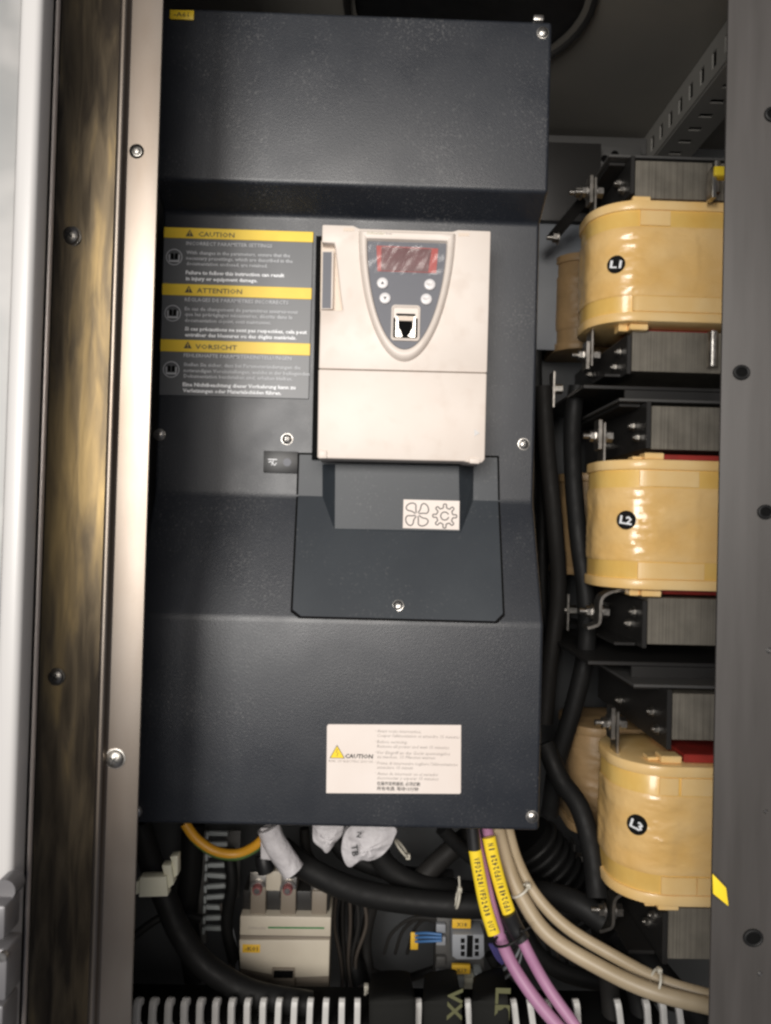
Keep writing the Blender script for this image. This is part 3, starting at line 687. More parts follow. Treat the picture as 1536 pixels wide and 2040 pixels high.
def coil(parent, X0, X1, Y0, Y1, r, h, zc, mats, pads, band=True):
    cm, tm, fm = mats
    b = MB(); slab(b, outline(X0, X1, Y0, Y1, r), zc - h + .004, zc + h - .004); root = part('coil', b, cm, parent)
    b = MB()
    # wrapped tape with slight waviness
    o_ = outline(X0, X1, Y0, Y1, r, .0014, 16); o = []
    for k in range(len(o_)):
        p, q = Vector(o_[k]), Vector(o_[(k + 1) % len(o_)]); c_ = max(1, int((q - p).length / .0025))
        o += [tuple(p.lerp(q, u / c_)) for u in range(c_)]
    n = len(o); vs = []; fs = []; m = 32
    cx, cy = (X0 + X1) / 2, (Y0 + Y1) / 2; seam = X0 + .085 + (zc % .03)
    for j in range(m + 1):
        for (x, y) in o:
            z = zc - h * .57 + 2 * h * .57 * j / m; e_ = min(j, m - j) / m
            d = noise.noise(Vector((x * 55, y * 55, z * 40 + zc * 9))) * .0011
            corner = math.exp(-((x - X0 - r * .85) / .018) ** 2) if y < cy else .3
            d += (1 - abs(noise.noise(Vector((x * 45 + z * 30, y * 30, z * 130 + zc * 31))) * 2.2)) ** 3 * .0014 * corner
            if y < cy and x > seam + noise.noise(Vector((0, zc, z * 30))) * .008: d = d * .5 - .0006
            d *= min(1, e_ * 12); d -= .0007 * (e_ < .02)
            dx_, dy_ = (x - (X0 + r if x < X0 + r else min(x, X1 - r))), (y - min(max(y, Y0 + r), Y1 - r))
            v = Vector((dx_, dy_, 0)); v = v.normalized() if v.length > 1e-6 else Vector((0, -1, 0)); vs.append(Vector((x, y, z)) + v * d)
    for j in range(m):
        for k in range(n): fs.append((j * n + k, j * n + (k + 1) % n, (j + 1) * n + (k + 1) % n, (j + 1) * n + k))
    b.mesh(vs, fs, True); part('wrapped_tape', b, tm, root)
    for sg in (1, -1):
        b = MB(); slab(b, outline(X0, X1, Y0, Y1, r, .0022, 14), *sorted((zc + sg * (h - .0105), zc + sg * h)), ch=.0014); part('end_flange', b, fm, root)
    for (xa, xb, sg) in pads:
        b = MB()
        front = [(x, y) for x, y in outline(X0, X1, Y0, Y1, r, .0016, 24) if y < Y0 + r and x < X1 - r]
        front.sort(key=lambda q: (q[0]))
        seg = [q for q in front if xa <= q[0] <= xb]
        if xb > X0 + r: seg.append((min(xb, X1 - r), Y0 - .0016))
        if not seg or seg[0][0] > xa + .003: seg.insert(0, (xa, Y0 - .0016))
        z0_, z1_ = sorted((zc + sg * h * .585, zc + sg * (h - .0112)))
        vs = []; L = len(seg)
        for (x, y) in seg:
            vs += [(x, y, z0_), (x, y, z1_), (x, y + .003, z1_), (x, y + .003, z0_)]
        fs = [tuple(4 * i + q for q in (k, (k + 1) % 4)) + tuple(4 * (i + 1) + q for q in ((k + 1) % 4, k)) for i in range(L - 1) for k in range(4)]
        fs += [(0, 1, 2, 3), tuple(4 * (L - 1) + k for k in range(4))]
        b.mesh(vs, fs, False); part('spacer_pad', b, fm, root)
    return root
def reactor(xx, Yf, zc, badge, desc, pads, top_red, low_bend):
    rod = .366 if badge == 'L1' else .42
    X0, X1, r, h = xx, .460, .048, .066; dx = X0 - .2175; bx = dx - .003; g = {'L1': -.003, 'L2': .003, 'L3': .012}[badge]
    yx = {'L1': .2815, 'L2': .2865, 'L3': .2975}[badge]
    t = thing('line_reactor', desc, 'reactor', (.30, Yf + .1, zc), 'line reactors stacked behind the right post')
    coil(t, X0, X1, Yf, Yf + .115, r, h, zc, ('coil', 'tape', 'flange'), pads)
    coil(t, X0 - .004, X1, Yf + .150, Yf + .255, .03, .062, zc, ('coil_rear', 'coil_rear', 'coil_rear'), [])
    # laminated core
    for sg in (1, -1):
        b = MB(); z0_, z1_ = sorted((zc + sg * .075 + max(g * sg, 0), zc + sg * .120 + max(g * sg, -.004))); b.box(yx, .46, Yf + .015, Yf + .235, z0_, z1_, .0006, 1); part('core_yoke', b, 'core', t)
        b = MB(); z0_, z1_ = sorted((zc + sg * .0665, zc + sg * (.0725 + (.002 if g > .01 and sg > 0 else 0)))); b.box(yx + .010, .382 if badge == 'L1' else .45, Yf + (.030 if badge == 'L1' or sg < 0 else .010), Yf + .10, z0_, z1_, .0008, 1); part('insulation_strip', b, 'red_ins', t)
        b = MB(); z0_, z1_ = sorted((zc + sg * .0668, zc + sg * .0735)); b.box(.256 + dx, .276 + dx, Yf + .006, Yf + .024, z0_, z1_, .001, 1)
        b.box(.246 + dx, .256 + dx, Yf + .014, Yf + .03, z0_, zc + sg * .0668 + (z1_ - z0_) * (.5 if sg > 0 else 1), .0008, 1); part('wedge', b, 'flange', t)
        b = MB(); z0_, z1_ = sorted((zc + sg * .078, zc + sg * .124 + max(g * sg, -.004))); b.box(yx - .0065, yx - .0015, Yf + .012, Yf + .24, z0_, z1_, .0008, 1)
        b.box(.236 + dx, yx - .007, Yf + .030, Yf + .24, *sorted((zc + sg * .1205 + max(g * sg, -.004), zc + sg * .124 + max(g * sg, -.004))), .0006, 1); br = part('clamp_bracket', b, 'bracket', t)
        for (dy, dz) in ((.035, .092), (.05, .106), (.15, .095)):
            piece('bolt', ME_BOLT_S, t, (yx - .0068, Yf + dy, zc + sg * dz))
        # terminal bar
        b = MB(); zz = lambda q: zc + sg * q; yt = Yf + .048
        if sg < 0 and low_bend:
            pts = [(x_ + bx, z_) for x_, z_ in [(.262, zz(.067)), (.247, zz(.070)), (.234, zz(.074)), (.227, zz(.082)), (.226, zz(.104)), (.220, zz(.109)), (.213, zz(.111))]]
            vs = []
            for (x, z) in [(v.x, v.z) for v in spline([Vector((x, 0, z)) for x, z in pts], 4)]: vs.append((x, z))
            n = len(vs); V = []
            for i, (x, z) in enumerate(vs):
                a_, c_ = vs[max(i - 1, 0)], vs[min(i + 1, n - 1)]; d = Vector((c_[0] - a_[0], 0, c_[1] - a_[1])).normalized(); nn = Vector((-d.z, 0, d.x)) * .0015
                for (q, yy) in ((1, yt - .010), (1, yt + .010), (-1, yt + .010), (-1, yt - .010)): V.append(Vector((x, yy, z)) + nn * q)
            fs = [tuple(4 * i + k for k in (j, (j + 1) % 4)) + tuple(4 * (i + 1) + k for k in ((j + 1) % 4, j)) for i in range(n - 1) for j in range(4)] + [(0, 1, 2, 3), tuple(range(4 * n - 4, 4 * n))]
            b.mesh(V, fs, False); part('terminal_bar', b, 'bar', t)
        else:
            b.box(.2255 + bx, .2285 + bx, yt - .010, yt + .010, *sorted((zz(.050), zz(.108))), .0006, 1)
            b.box(.2205 + bx, .2252 + bx, yt - .008, yt + .008, *sorted((zz(.079), zz(.111))), .0006, 1); part('terminal_bar', b, 'bar', t)
        piece('terminal_bolt', ME_BOLT, t, (.2203 + bx, yt, zz(.094)))
        b = MB(); b.cyl((.2288 + bx, yt, zz(.094)), (.2305 + bx, yt, zz(.094)), .0085, 18); b.cyl((.2306 + bx, yt, zz(.094)), (.2375 + bx, yt, zz(.094)), .0066, 6, smooth=False); part('terminal_nut', b, 'zinc', t)
    b = MB(); b.box(.232 + dx, .46, Yf + .018, Yf + .235, zc + .1245 + g, zc + .1275 + g, .0006, 1); part('top_plate', b, 'plate', t)
    b = MB(); b.cyl((rod, Yf + .004, zc - .112), (rod, Yf + .004, zc - .074), .0055, 16); part('clamp_rod', b, 'bar', t); b = MB(); b.cyl((rod, Yf + .004, zc + .078), (rod, Yf + .004, zc + .112), .0045, 16); part('clamp_rod', b, 'bar', t)
    # badge, set on the rounded corner
    a_ = radians({'L1': 32, 'L2': 33, 'L3': 38}[badge]); n_ = Vector((-sin(a_), -cos(a_), 0)); rt = Vector((cos(a_), -sin(a_), 0))
    c_ = Vector((X0 + r, Yf + r, zc)) + n_ * (r + .0028) + Vector((0, 0, {'L1': -.003, 'L2': .004, 'L3': .007}[badge]))
    b = MB(); b.cyl(c_ - n_ * .003, c_ + n_ * .0006, .0096, 32); bd = part('badge', b, 'badge', t)
    b = MB(); ti = radians(-8 if badge != 'L3' else -16); rt2 = rt * cos(ti) + Vector((0, 0, sin(ti))); up2 = rt.cross(n_) * -1
    up2 = Vector((0, 0, 1)) * cos(ti) - rt * sin(ti)
    b.text(badge, c_ + n_ * .0008 - up2 * .0040, .0125, .0078, .035, 0, rt2, up2, center=True); part('lettering', b, 'ink_white', bd)
    return t
reactor(.2375, .828, .294, 'L1', 'uppermost yellow wound reactor with black L1 badge', [(.276, .45, -1), (.280, .315, 1)], False, False)
reactor(.2385, .777, .008, 'L2', 'middle yellow wound reactor with black L2 badge', [(.268, .337, -1), (.268, .330, 1)], True, True)
reactor(.2455, .735, -.288, 'L3', 'lowest yellow wound reactor with black L3 badge', [(.2835, .317, -1), (.3178, .342, -1), (.280, .298, 1), (.301, .342, 1)], True, True)

# things round the reactors
b = MB(); a = P(1060, 330, 1.0); c = P(1185, 700, 1.0); b.box(a.x, c.x, 1.0, 1.003, c.z, a.z, .001); single('backpanel', b, 'panel_back', 'loose pale blue grey rear panel far behind the link bar at the upper right of the drive', 'backpanel')  # loose grey rear panel, not a dividing wall
t = thing('link_bar', 'slanted black link bar bolted beside the uppermost reactor', 'bar', P(1130, 430, .93))
b = MB(); a = P(1172, 388, .90); c = P(1100, 474, .95); d = (c - a).normalized(); nn = Vector((d.z, 0, -d.x)) * .010
b.poly([a + nn, a - nn, c - nn, c + nn], (0, .003, 0), .0006, 1); part('bar', b, 'bracket', t)
piece('bolt', ME_BOLT, t, P(1112, 474, .945)); piece('bolt', ME_BOLT, t, P(1158, 384, .895))
t = thing('yellow_capped_bracket', 'small silver bracket with yellow cap beside the top post edge', 'bracket', P(1437, 360, .80))
b = MB(); a = P(1420, 330, .80); c = P(1428, 393, .80); b.box(a.x, c.x, .80, .815, c.z, a.z, .001); part('upright', b, 'bar', t)
b = MB(); a = P(1424, 330, .797); c = P(1462, 350, .797); b.box(a.x, c.x, .797, .81, c.z, a.z, .001); part('cap', b, 'tag', t)
b = MB(); b.poly([P(x, y, .523) for x, y in ((1420, 1741), (1447, 1769), (1452, 1806), (1421, 1781))], (0, .0015, 0), .0004); single('yellow_tag', b, 'tag', 'small yellow tag stuck out over the lower right post edge', 'tag')
for k, (px, py, dx) in enumerate(((1100, 775, 1), (1128, 1215, 1), (1140, 1708, 1))):
    t = thing('terminal_lug', ('bolted copper lug behind the top reactor terminals', 'bolted lug left of the middle reactor terminals', 'bolted lug in the dark left of the lowest coil')[k], 'terminal', P(px, py, .93))
    b = MB(); a = P(px, py, .93); b.box(a.x - .0015, a.x + .0015, .92, .94, a.z - .024, a.z + .020, .0006, 1); part('bar', b, 'bar' if k < 2 else 'bracket', t)
    piece('bolt', ME_BOLT_S, t, (a.x - .0018, .93, a.z)); b = MB(); b.cyl((a.x + .002, .93, a.z), (a.x + .012, .93, a.z), .006, 6, smooth=False); part('nut', b, 'zinc_dull', t)
# black mounting shelves between the reactors
for k, (z_, yf_) in enumerate(((.156, .80), (-.135, .76))):
    b = MB(); b.box(.225, .50, yf_ + .03, 1.05, z_ - .002, z_ + .002, .0006, 1); b.box(.27, .50, yf_ + .03, yf_ + .034, z_ - .014, z_ - .0022, .0006, 1)
    single('mounting_shelf', b, 'bracket', ('black steel shelf between the upper two reactors', 'black steel shelf between the lower two reactors')[k], 'shelf', 'black shelves holding the reactors')

# ---------------------------------------------------------------- cables
def cable(name, label, pts, rpx, m, cat='cable', group=None, seg=14):
    b = MB(); Ym = sum(p[2] for p in pts) / len(pts); b.tube([P(*p) for p in pts], rpx * Ym / F, seg)
    return single(name, b, m, label, cat, group)
g1 = 'black power cables behind the drive'
cable('power_cable', 'thick black cable bending from lower left across the floor of the cabinet', [(278, 1640, .80), (305, 1730, .80), (330, 1790, .80), (354, 1848, .79), (395, 1910, .78), (450, 1953, .775), (515, 1983, .77), (620, 2002, .77)], 23.5, 'cable', group=g1)
cable('power_cable', 'black cable running behind the yellow and green earth wire', [(385, 1640, .93), (380, 1740, .93), (372, 1830, .93), (390, 1950, .93)], 22, 'cable', group=g1)
cable('power_cable', 'thin black wire looping at the far lower left', [(250, 1880, .85), (300, 1840, .86), (345, 1820, .87), (400, 1830, .88)], 8, 'cable', group=g1)
cable('power_cable', 'thick black cable leaving the silver paper wrap toward the right', [(560, 1690, .84), (620, 1735, .84), (720, 1778, .84), (860, 1800, .84), (1010, 1806, .84), (1150, 1815, .84)], 24, 'cable', group=g1)
cable('power_cable', 'black cable curving down from the lettered paper wrap', [(745, 1680, .89), (775, 1730, .89), (850, 1768, .89), (1000, 1782, .90), (1100, 1790, .9)], 22, 'cable', group=g1)
cable('power_cable', 'black cable passing behind the contactor to the right', [(655, 1640, .93), (690, 1700, .93), (790, 1740, .93), (900, 1750, .94)], 17, 'cable', group=g1)
cable('power_cable', 'black cable rising diagonally under the drive edge', [(830, 1760, .90), (880, 1710, .91), (950, 1650, .92)], 20, 'cable_grey', group=g1)
cable('power_cable', 'long black cable hanging left of the middle reactor', [(1150, 770, .90), (1140, 850, .90), (1142, 950, .89), (1152, 1070, .88), (1166, 1180, .87), (1168, 1290, .87), (1145, 1400, .87), (1110, 1520, .88), (1095, 1620, .9)], 18, 'cable', group=g1)
cable('power_cable', 'black cable along the right side of the drive', [(1082, 770, .92), (1090, 900, .92), (1105, 1050, .92), (1112, 1180, .93), (1095, 1330, .93), (1085, 1440, .93)], 17, 'cable_grey', group=g1)
cable('power_cable', 'thin black cable close behind the drive right edge', [(1068, 700, .97), (1072, 850, .97), (1080, 1000, .97), (1082, 1200, .97), (1100, 1300, .98)], 11, 'cable', group=g1)
cable('power_cable', 'shiny black cable dropping to the lowest reactor terminal', [(1085, 1480, .86), (1115, 1550, .85), (1155, 1610, .83), (1180, 1700, .81), (1190, 1790, .79)], 20, 'cable', group=g1)
cable('power_cable', 'black sleeved cable reaching the lowest bolted terminal from the left', [(1030, 1778, .83), (1090, 1782, .82), (1150, 1800, .80), (1205, 1838, .785)], 24, 'cable', group=g1)
cable('power_cable', 'black cable under the lowest reactor core', [(1215, 1845, .84), (1270, 1890, .84), (1330, 1960, .83), (1390, 2030, .82), (1430, 2090, .82)], 26, 'cable', group=g1)
cable('power_cable', 'black cable crossing the duct below the beige pair', [(1195, 1850, .88), (1212, 1950, .80), (1222, 2060, .76)], 19, 'cable_grey', group=g1)
cable('power_cable', 'second black cable crossing the duct below the beige pair', [(1230, 1880, .88), (1262, 1960, .80), (1285, 2070, .76)], 19, 'cable', group=g1)
cable('power_cable', 'black cable swinging behind the purple pair', [(1040, 1850, .88), (1070, 1900, .88), (1130, 1940, .88), (1240, 1965, .88)], 17, 'cable', group=g1)
cable('power_cable', 'vertical black cable right of the contactor', [(700, 1760, .95), (690, 1850, .95), (715, 1960, .93)], 16, 'cable', group=g1)
cable('power_cable', 'vertical grey black cable beside the terminal block wires', [(745, 1790, .97), (728, 1880, .97), (745, 1990, .95)], 12, 'cable_grey', group=g1)
for k, (x0_, y0_) in enumerate(((800, 1830), (812, 1826), (826, 1822))):
    cable('control_wire', ('outermost', 'middle', 'innermost')[k] + ' thin brown wire arching left of the terminal block', [(870, y0_ + 8 * k, .9), (x0_ + 20, y0_ + 5 * k, .91), (x0_ - 20 + 10 * k, y0_ + 30, .92), (x0_ - 35 + 10 * k, 1900, .93)], 3.5, 'cable_grey', 'wire', 'thin wires at the terminal block')
for k in range(3):
    cable('control_wire', ('upper', 'middle', 'lower')[k] + ' blue wire entering the terminal block from the left', [(828, 1860 + k * 8, .9), (850, 1859 + k * 8, .89), (880, 1862 + k * 6, .885)], 2.6, 'blue', 'wire', 'thin wires at the terminal block')
for k in range(4):
    cable('control_wire', ('first', 'second', 'third', 'fourth')[k] + ' grey wire down the right of the terminal block', [(960, 1940 + k * 8, .885), (1000, 1925 + k * 9, .87), (1030, 1890 + k * 12, .87), (1040, 1850 + k * 14, .87)], 3.0, 'plug' if k % 2 else 'cable_grey', 'wire', 'thin wires at the terminal block')
for lab_, pts_, r_, m_ in (
    ('dark cable loop right of the terminal block low down', [(975, 1900, .90), (1010, 1960, .90), (1060, 1990, .89), (1130, 2000, .88)], 11, 'cable'),
    ('upper dark cable arch in the gap above the terminal block', [(690, 1800, .95), (770, 1790, .95), (850, 1815, .96), (905, 1850, .96)], 9, 'cable_grey'),
    ('thin cable falling from the drive between the paper wraps', [(606, 1650, .92), (612, 1700, .92), (640, 1745, .92), (655, 1800, .93)], 10, 'cable_grey'),
    ('thin dark cable sagging below the upper arch', [(700, 1900, .96), (740, 1935, .96), (800, 1950, .96), (870, 1930, .96)], 8, 'cable_grey'),
    ('steep dark cable just left of the contactor', [(455, 1690, .92), (462, 1760, .91), (452, 1840, .91), (468, 1920, .91)], 12, 'cable'),
    ('dark cable dipping from the drive to the hose', [(880, 1650, .86), (930, 1700, .87), (1000, 1745, .88), (1090, 1765, .89)], 14, 'cable'),
    ('dark cable hugging the cabinet floor under the reactors', [(1150, 1900, .93), (1240, 1930, .93), (1320, 1990, .92), (1400, 2010, .92)], 15, 'cable_grey'),
    ('thin dark cable bending round the hose bottom', [(1020, 1830, .90), (1090, 1850, .90), (1160, 1880, .90), (1210, 1935, .89)], 9, 'cable_grey')):
    cable('power_cable', lab_, pts_, r_, m_, group=g1)
for k in range(6):
    x_ = 1000 + 17 * k
    cable('control_wire', ('first', 'second', 'third', 'fourth', 'fifth', 'sixth')[k] + ' thin dark wire from the left in the bundle under the hose', [(x_ - 60, 1770 + 7 * k, .93), (x_, 1800 + 10 * k, .93), (x_ + 50, 1850 + 9 * k, .92), (x_ + 70, 1930 + 6 * k, .92)], 3.4, 'wire_brown' if k % 2 else 'cable_grey', 'wire', 'thin wires under the hose')
for k in range(5):
    x_ = 672 + 12 * k
    cable('control_wire', ('first', 'second', 'third', 'fourth', 'fifth')[k] + ' thin dark wire from the left hanging right of the contactor', [(x_, 1770, .93), (x_ - 6 + 4 * k, 1840, .93), (x_ + 8 - 5 * k, 1920, .93), (x_ + 10, 2000, .92)], 3.6, 'wire_brown' if k % 2 == 0 else 'cable_grey', 'wire', 'thin wires beside the contactor')
for k in range(3):
    cable('control_wire', ('left', 'middle', 'right')[k] + ' crumpled grey wire between the side duct and the contactor', [(440 + 9 * k, 1800 + 10 * k, .92), (448 + 7 * k, 1850, .91), (462 + 4 * k, 1890, .91), (455 + 9 * k, 1950, .9)], 3.2, 'plug' if k == 2 else 'wire_brown', 'wire', 'thin wires beside the side duct')
for k in range(3):
    cable('control_wire', ('shortest', 'middle', 'longest')[k] + ' violet wire tucked behind the purple pair', [(975 + 6 * k, 1880, .87), (995 + 8 * k, 1915 + 6 * k, .87), (1030 + 6 * k, 1935 + 8 * k, .87), (1050 + 9 * k, 1975 + 5 * k, .86)], 2.8, 'violet', 'wire', 'thin wires at the terminal block')
# earth wire: orange-yellow with green stripe
ep = [(368, 1640, .80), (392, 1672, .80), (428, 1696, .80), (470, 1702, .80), (505, 1688, .81), (530, 1665, .82)]
t = thing('earth_wire', 'yellow and green earth wire curving under the drive', 'wire', P(440, 1690, .8))
b = MB(); b.tube([P(*p) for p in ep], 10 * .8 / F, 14); part('insulation', b, 'orange', t)
b = MB(); b.tube([P(x, y, z) + Vector((.0004, -.0002, -.0016)) for x, y, z in ep], 8.8 * .8 / F, 12); part('green_stripe', b, 'green', t)

# wrapped paper tags
def rag(name, label, outline_px, Y, depth, bul=.006, text=None):
    pts = [P(x, y, Y) for x, y in outline_px]; c = sum(pts, Vector()) / len(pts)
    ring_ = spline(pts + [pts[0]], 5)[:-1]; n = len(ring_); vs = []; fs = []; L = 5
    for j in range(L + 1):
        f_ = 1 - j / (L + .6)
        for p in ring_:
            q = c + (p - c) * f_; q.y = Y + .004 - bul * (1 - f_ ** 2) - noise.noise(p * 90 + Vector((j, 0, 0))) * .0028; vs.append(q)
    for j in range(L):
        for k in range(n): fs.append((j * n + k, j * n + (k + 1) % n, (j + 1) * n + (k + 1) % n, (j + 1) * n + k))
    fs.append(tuple(range(L * n, (L + 1) * n)))
    m = len(vs); back = [Vector((p.x, Y + depth, p.z)) for p in ring_]
    fs += [(k, (k + 1) % n, m + (k + 1) % n, m + k) for k in range(n)] + [tuple(range(m, m + n))]
    t = thing(name, label, 'tag', c); b = MB(); b.mesh(vs + back, fs, True); part('paper', b, 'cloth', t)
    if text:
        b = MB()
        for (s_, x, y, w_, cap, rgt, u_) in text: b.text(s_, P(x, y, Y - bul - .0022), w_ * Y / F, cap * Y / F, .02, 0, rgt, u_)
        part('handwriting', b, 'ink', t)
    return t
b = MB(); b.tube([P(535, 1648, .80), P(548, 1680, .80), P(573, 1718, .80), P(585, 1735, .80)], 23 * .8 / F, 14)
b.poly([P(x, y, .797) for x, y in ((519, 1650), (548, 1650), (560, 1700), (552, 1716), (519, 1712))], (0, .004, 0), .001)
single('paper_wrap', b, 'cloth', 'silvery paper wrapped round a cable above the contactor', 'tag')
rag('paper_wrap', 'blank white paper flap hanging below the drive between two wraps', [(622, 1645), (680, 1645), (680, 1668), (664, 1688), (650, 1702), (640, 1694), (624, 1678)], .80, .01)
rag('paper_wrap', 'white paper wrap with black handwriting hanging below the drive', [(700, 1648), (784, 1650), (783, 1678), (762, 1706), (738, 1718), (720, 1717), (695, 1731), (680, 1700), (686, 1665)], .775, .02, .007,
    [('N', 712, 1657, 11, 9, (-.15, 0, -.98), (.98, 0, -.15)), ('TB', 700, 1683, 24, 12, (.12, 0, -.99), (.99, 0, .12))])

# purple and beige pairs with yellow markers
PU1 = [(940, 1640, .745), (958, 1720, .745), (982, 1820, .74), (1012, 1905, .735), (1062, 1985, .72), (1125, 2060, .70)]
PU2 = [(968, 1640, .755), (985, 1720, .755), (1013, 1810, .75), (1046, 1885, .74), (1090, 1965, .73), (1150, 2050, .71)]
g2 = 'purple control cables under the drive'
cable('purple_cable', 'left purple cable running down from beneath the drive', PU1, 12.5, 'purple', group=g2)
cable('purple_cable', 'right purple cable running down from beneath the drive', PU2, 11.5, 'purple', group=g2)
g3 = 'beige cables under the drive'
cable('beige_cable', 'lower beige cable sweeping to the lower right corner', [(988, 1640, .765), (1010, 1720, .765), (1040, 1790, .755), (1095, 1865, .74), (1200, 1930, .72), (1300, 1975, .70), (1408, 2003, .69), (1480, 2020, .69)], 15.5, 'beige', group=g3)
cable('beige_cable', 'upper beige cable sweeping to the lower right corner', [(1008, 1640, .775), (1030, 1715, .775), (1068, 1785, .765), (1130, 1848, .75), (1220, 1903, .73), (1320, 1955, .715), (1410, 1983, .70), (1480, 1998, .70)], 12.5, 'beige', group=g3)
def marker(name, label, path, r, s_, cap, rev, n0):
    t = thing(name, label, 'cable marker', P(*path[len(path) // 2]))
    pts = spline([P(*p) for p in path], 10); b = MB(); b.tube(path and [P(*p) for p in path], r, 14, n=10, ry=r * .6); part('sleeve', b, 'tag', t)
    # text along path
    seglen = [0]
    for i in range(1, len(pts)): seglen.append(seglen[-1] + (pts[i] - pts[i - 1]).length)
    tot = seglen[-1]; step = tot * .88 / len(s_); b = MB()
    for i, ch in enumerate(s_):
        if ch == ' ': continue
        d = tot * .07 + step * (i + .5); d = tot - d if rev else d
        k = max(j for j in range(len(pts) - 1) if seglen[j] <= d); f_ = (d - seglen[k]) / (seglen[k + 1] - seglen[k])
        p = pts[k].lerp(pts[k + 1], f_); tg = (pts[k + 1] - pts[k]); tg.y = 0; tg.normalize()
        if rev: tg = -tg
        u_ = Vector((-tg.z, 0, tg.x)); b.text(ch, p + Vector((0, -r * .64, 0)) - u_ * cap / 2 - tg * step * .36, step * .72 if ch not in '/I1' else step * .4, cap, .03, 0, tg, u_)
    part('lettering', b, 'ink', t)
marker('cable_marker', 'yellow cable marker with black text on the left purple cable', [(946, 1693, .735), (955, 1745, .733), (967, 1805, .731), (984, 1861, .728)], 12.5 * .73 / F, 'VFD2428/VFD2438 OUT', 11 * .73 / F, False, 0)
marker('cable_marker', 'yellow cable marker with black text on the right purple cable', [(974, 1668, .742), (984, 1715, .740), (1000, 1775, .738), (1016, 1824, .735)], 13 * .74 / F, 'VFD2418/VFD2428 IN', 11 * .74 / F, True, 0)
b = MB(); b.tube([P(1012, 1818, .735), P(1024, 1845, .735), P(1040, 1872, .733)], 17 * .735 / F, 12)
single('tape_wrap', b, 'black', 'black tape wrap binding the purple cables below the markers', 'tape')
b = MB(); b.tube([P(940, 1640, .738), P(945, 1692, .736)], 13 * .735 / F, 12)
single('tape_wrap', b, 'black', 'black sleeve above the yellow marker on the left purple cable', 'tape')
def tie(label, c, r1, ang, m='tie', tail=(0, 0), r=None):
    """cable tie loop round a cable; c=(px,py,Y), r1 loop radius px, ang tilt of the band in the picture"""
    b = MB(); a = P(*c); s = c[2] / F; d = Vector((cos(radians(ang)), 0, sin(radians(ang))))
    pts = [a + d * (r1 * s * cos(k * pi / 10)) + Vector((0, -r1 * s * .8 * sin(k * pi / 10), 0)) for k in range(21)]
    b.tube(pts, 2.6 * s, 8, n=1); h = a + d * r1 * s
    b.box(h.x - 4.5 * s, h.x + 4.5 * s, h.y - 6 * s, h.y + 6 * s, h.z - 5 * s, h.z + 5 * s, .0008)
    if tail != (0, 0): b.tube([h, h + Vector((tail[0] * s * .5, -2 * s, tail[1] * s * .55)), h + Vector((tail[0] * s, 0, tail[1] * s))], 2 * s, 8)
    return single('cable_tie', b, m, label, 'cable tie')
tie('pale cable tie round the beige pair near the lower right corner', (1305, 1958, .705), 26, 72)
tie('pale cable tie holding the beige pair below the yellow marker', (1036, 1775, .755), 19, 35)
tie('black cable tie round the purple pair with a short tail', (1012, 1868, .725), 30, 25, 'cable', (18, 10))
tie('white upright cable tie on the black cable above the terminal block', (912, 1790, .825), 18, 80, 'tie', (-2, 26))
tie('pale cable tie end hanging above the bottom duct', (728, 1975, .80), 9, 80, 'tie', (6, -24))
tie('thin pale cable tie on the dark cable behind the paper wraps', (800, 1690, .87), 20, -50, 'tie')

# corrugated hose
t = thing('corrugated_hose', 'shiny black ribbed hose behind the lower right corner of the drive', 'hose', P(1080, 1720, .9))
for k in range(9):
    b = MB(); c0_ = P(1058 + k * 12, 1682 + k * 15, .93); ax = Vector((.62, .0, -.78)); u_ = Vector((.78, 0, .62)); v_ = Vector((0, 1, 0))
    b.tube([c0_ + u_ * .034 * cos(q * pi / 12) + v_ * .034 * sin(q * pi / 12) for q in range(25)], .0036, 8, n=1); part('rib', b, 'cable', t)
b = MB(); b.tube([P(1046, 1667, .93), P(1166, 1817, .93)], .0325, 18); part('hose_wall', b, 'gap', t)

# ---------------------------------------------------------------- cable clips left
t = thing('cable_clip', 'ivory plastic cable clips stacked at the lower left of the frame', 'clip', P(320, 1760, .74))
for (poly, Y) in (([(278, 1748), (331, 1747), (334, 1786), (276, 1788)], .74), ([(270, 1757), (278, 1755), (276, 1781), (269, 1783)], .742), ([(322, 1724), (340, 1724), (346, 1762), (336, 1771), (333, 1745), (326, 1742)], .745), ([(338, 1707), (354, 1705), (354, 1744), (347, 1750), (343, 1722)], .75)):
    b = MB(); b.poly([P(x, y, Y) for x, y in poly], (0, .012, 0), .0008); part('clip_body', b, 'clip', t)

# ---------------------------------------------------------------- contactor
t = thing('contactor', 'ivory contactor with three terminals under the drive', 'contactor', P(567, 1985, .86))
b = MB(); Y = .845
def RB(b, x0, y0, x1, y1, Yf, Yb, bev=.0008, mi=0):
    cx, cy = (x0 + x1) / 2, (y0 + y1) / 2
    b.box(P(x0, cy, Yf).x, P(x1, cy, Yf).x, Yf, Yb, P(cx, y1, Yf).z, P(cx, y0, Yf).z, bev, 2, mi)
RB(b, 478, 1826, 659, 1865, Y - .002, Y + .05, .001); part('top_cover', b, 'contactor', t)
b = MB(); RB(b, 478, 1866, 658, 1872, Y + .002, Y + .05, .0004); part('seam', b, 'contactor_dim', t)
b = MB(); b.poly([P(x, y, Y) for x, y in ((477, 1873), (657, 1873), (655, 1945), (575, 1948), (478, 1930))], (0, .05, 0), .0008); part('body', b, 'contactor', t)
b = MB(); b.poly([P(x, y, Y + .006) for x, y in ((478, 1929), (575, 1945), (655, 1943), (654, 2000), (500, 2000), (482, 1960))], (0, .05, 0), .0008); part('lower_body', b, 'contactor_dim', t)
b = MB(); RB(b, 541, 1930, 587, 1967, Y - .003, Y + .01, .0008); part('window_frame', b, 'contactor_dim', t)
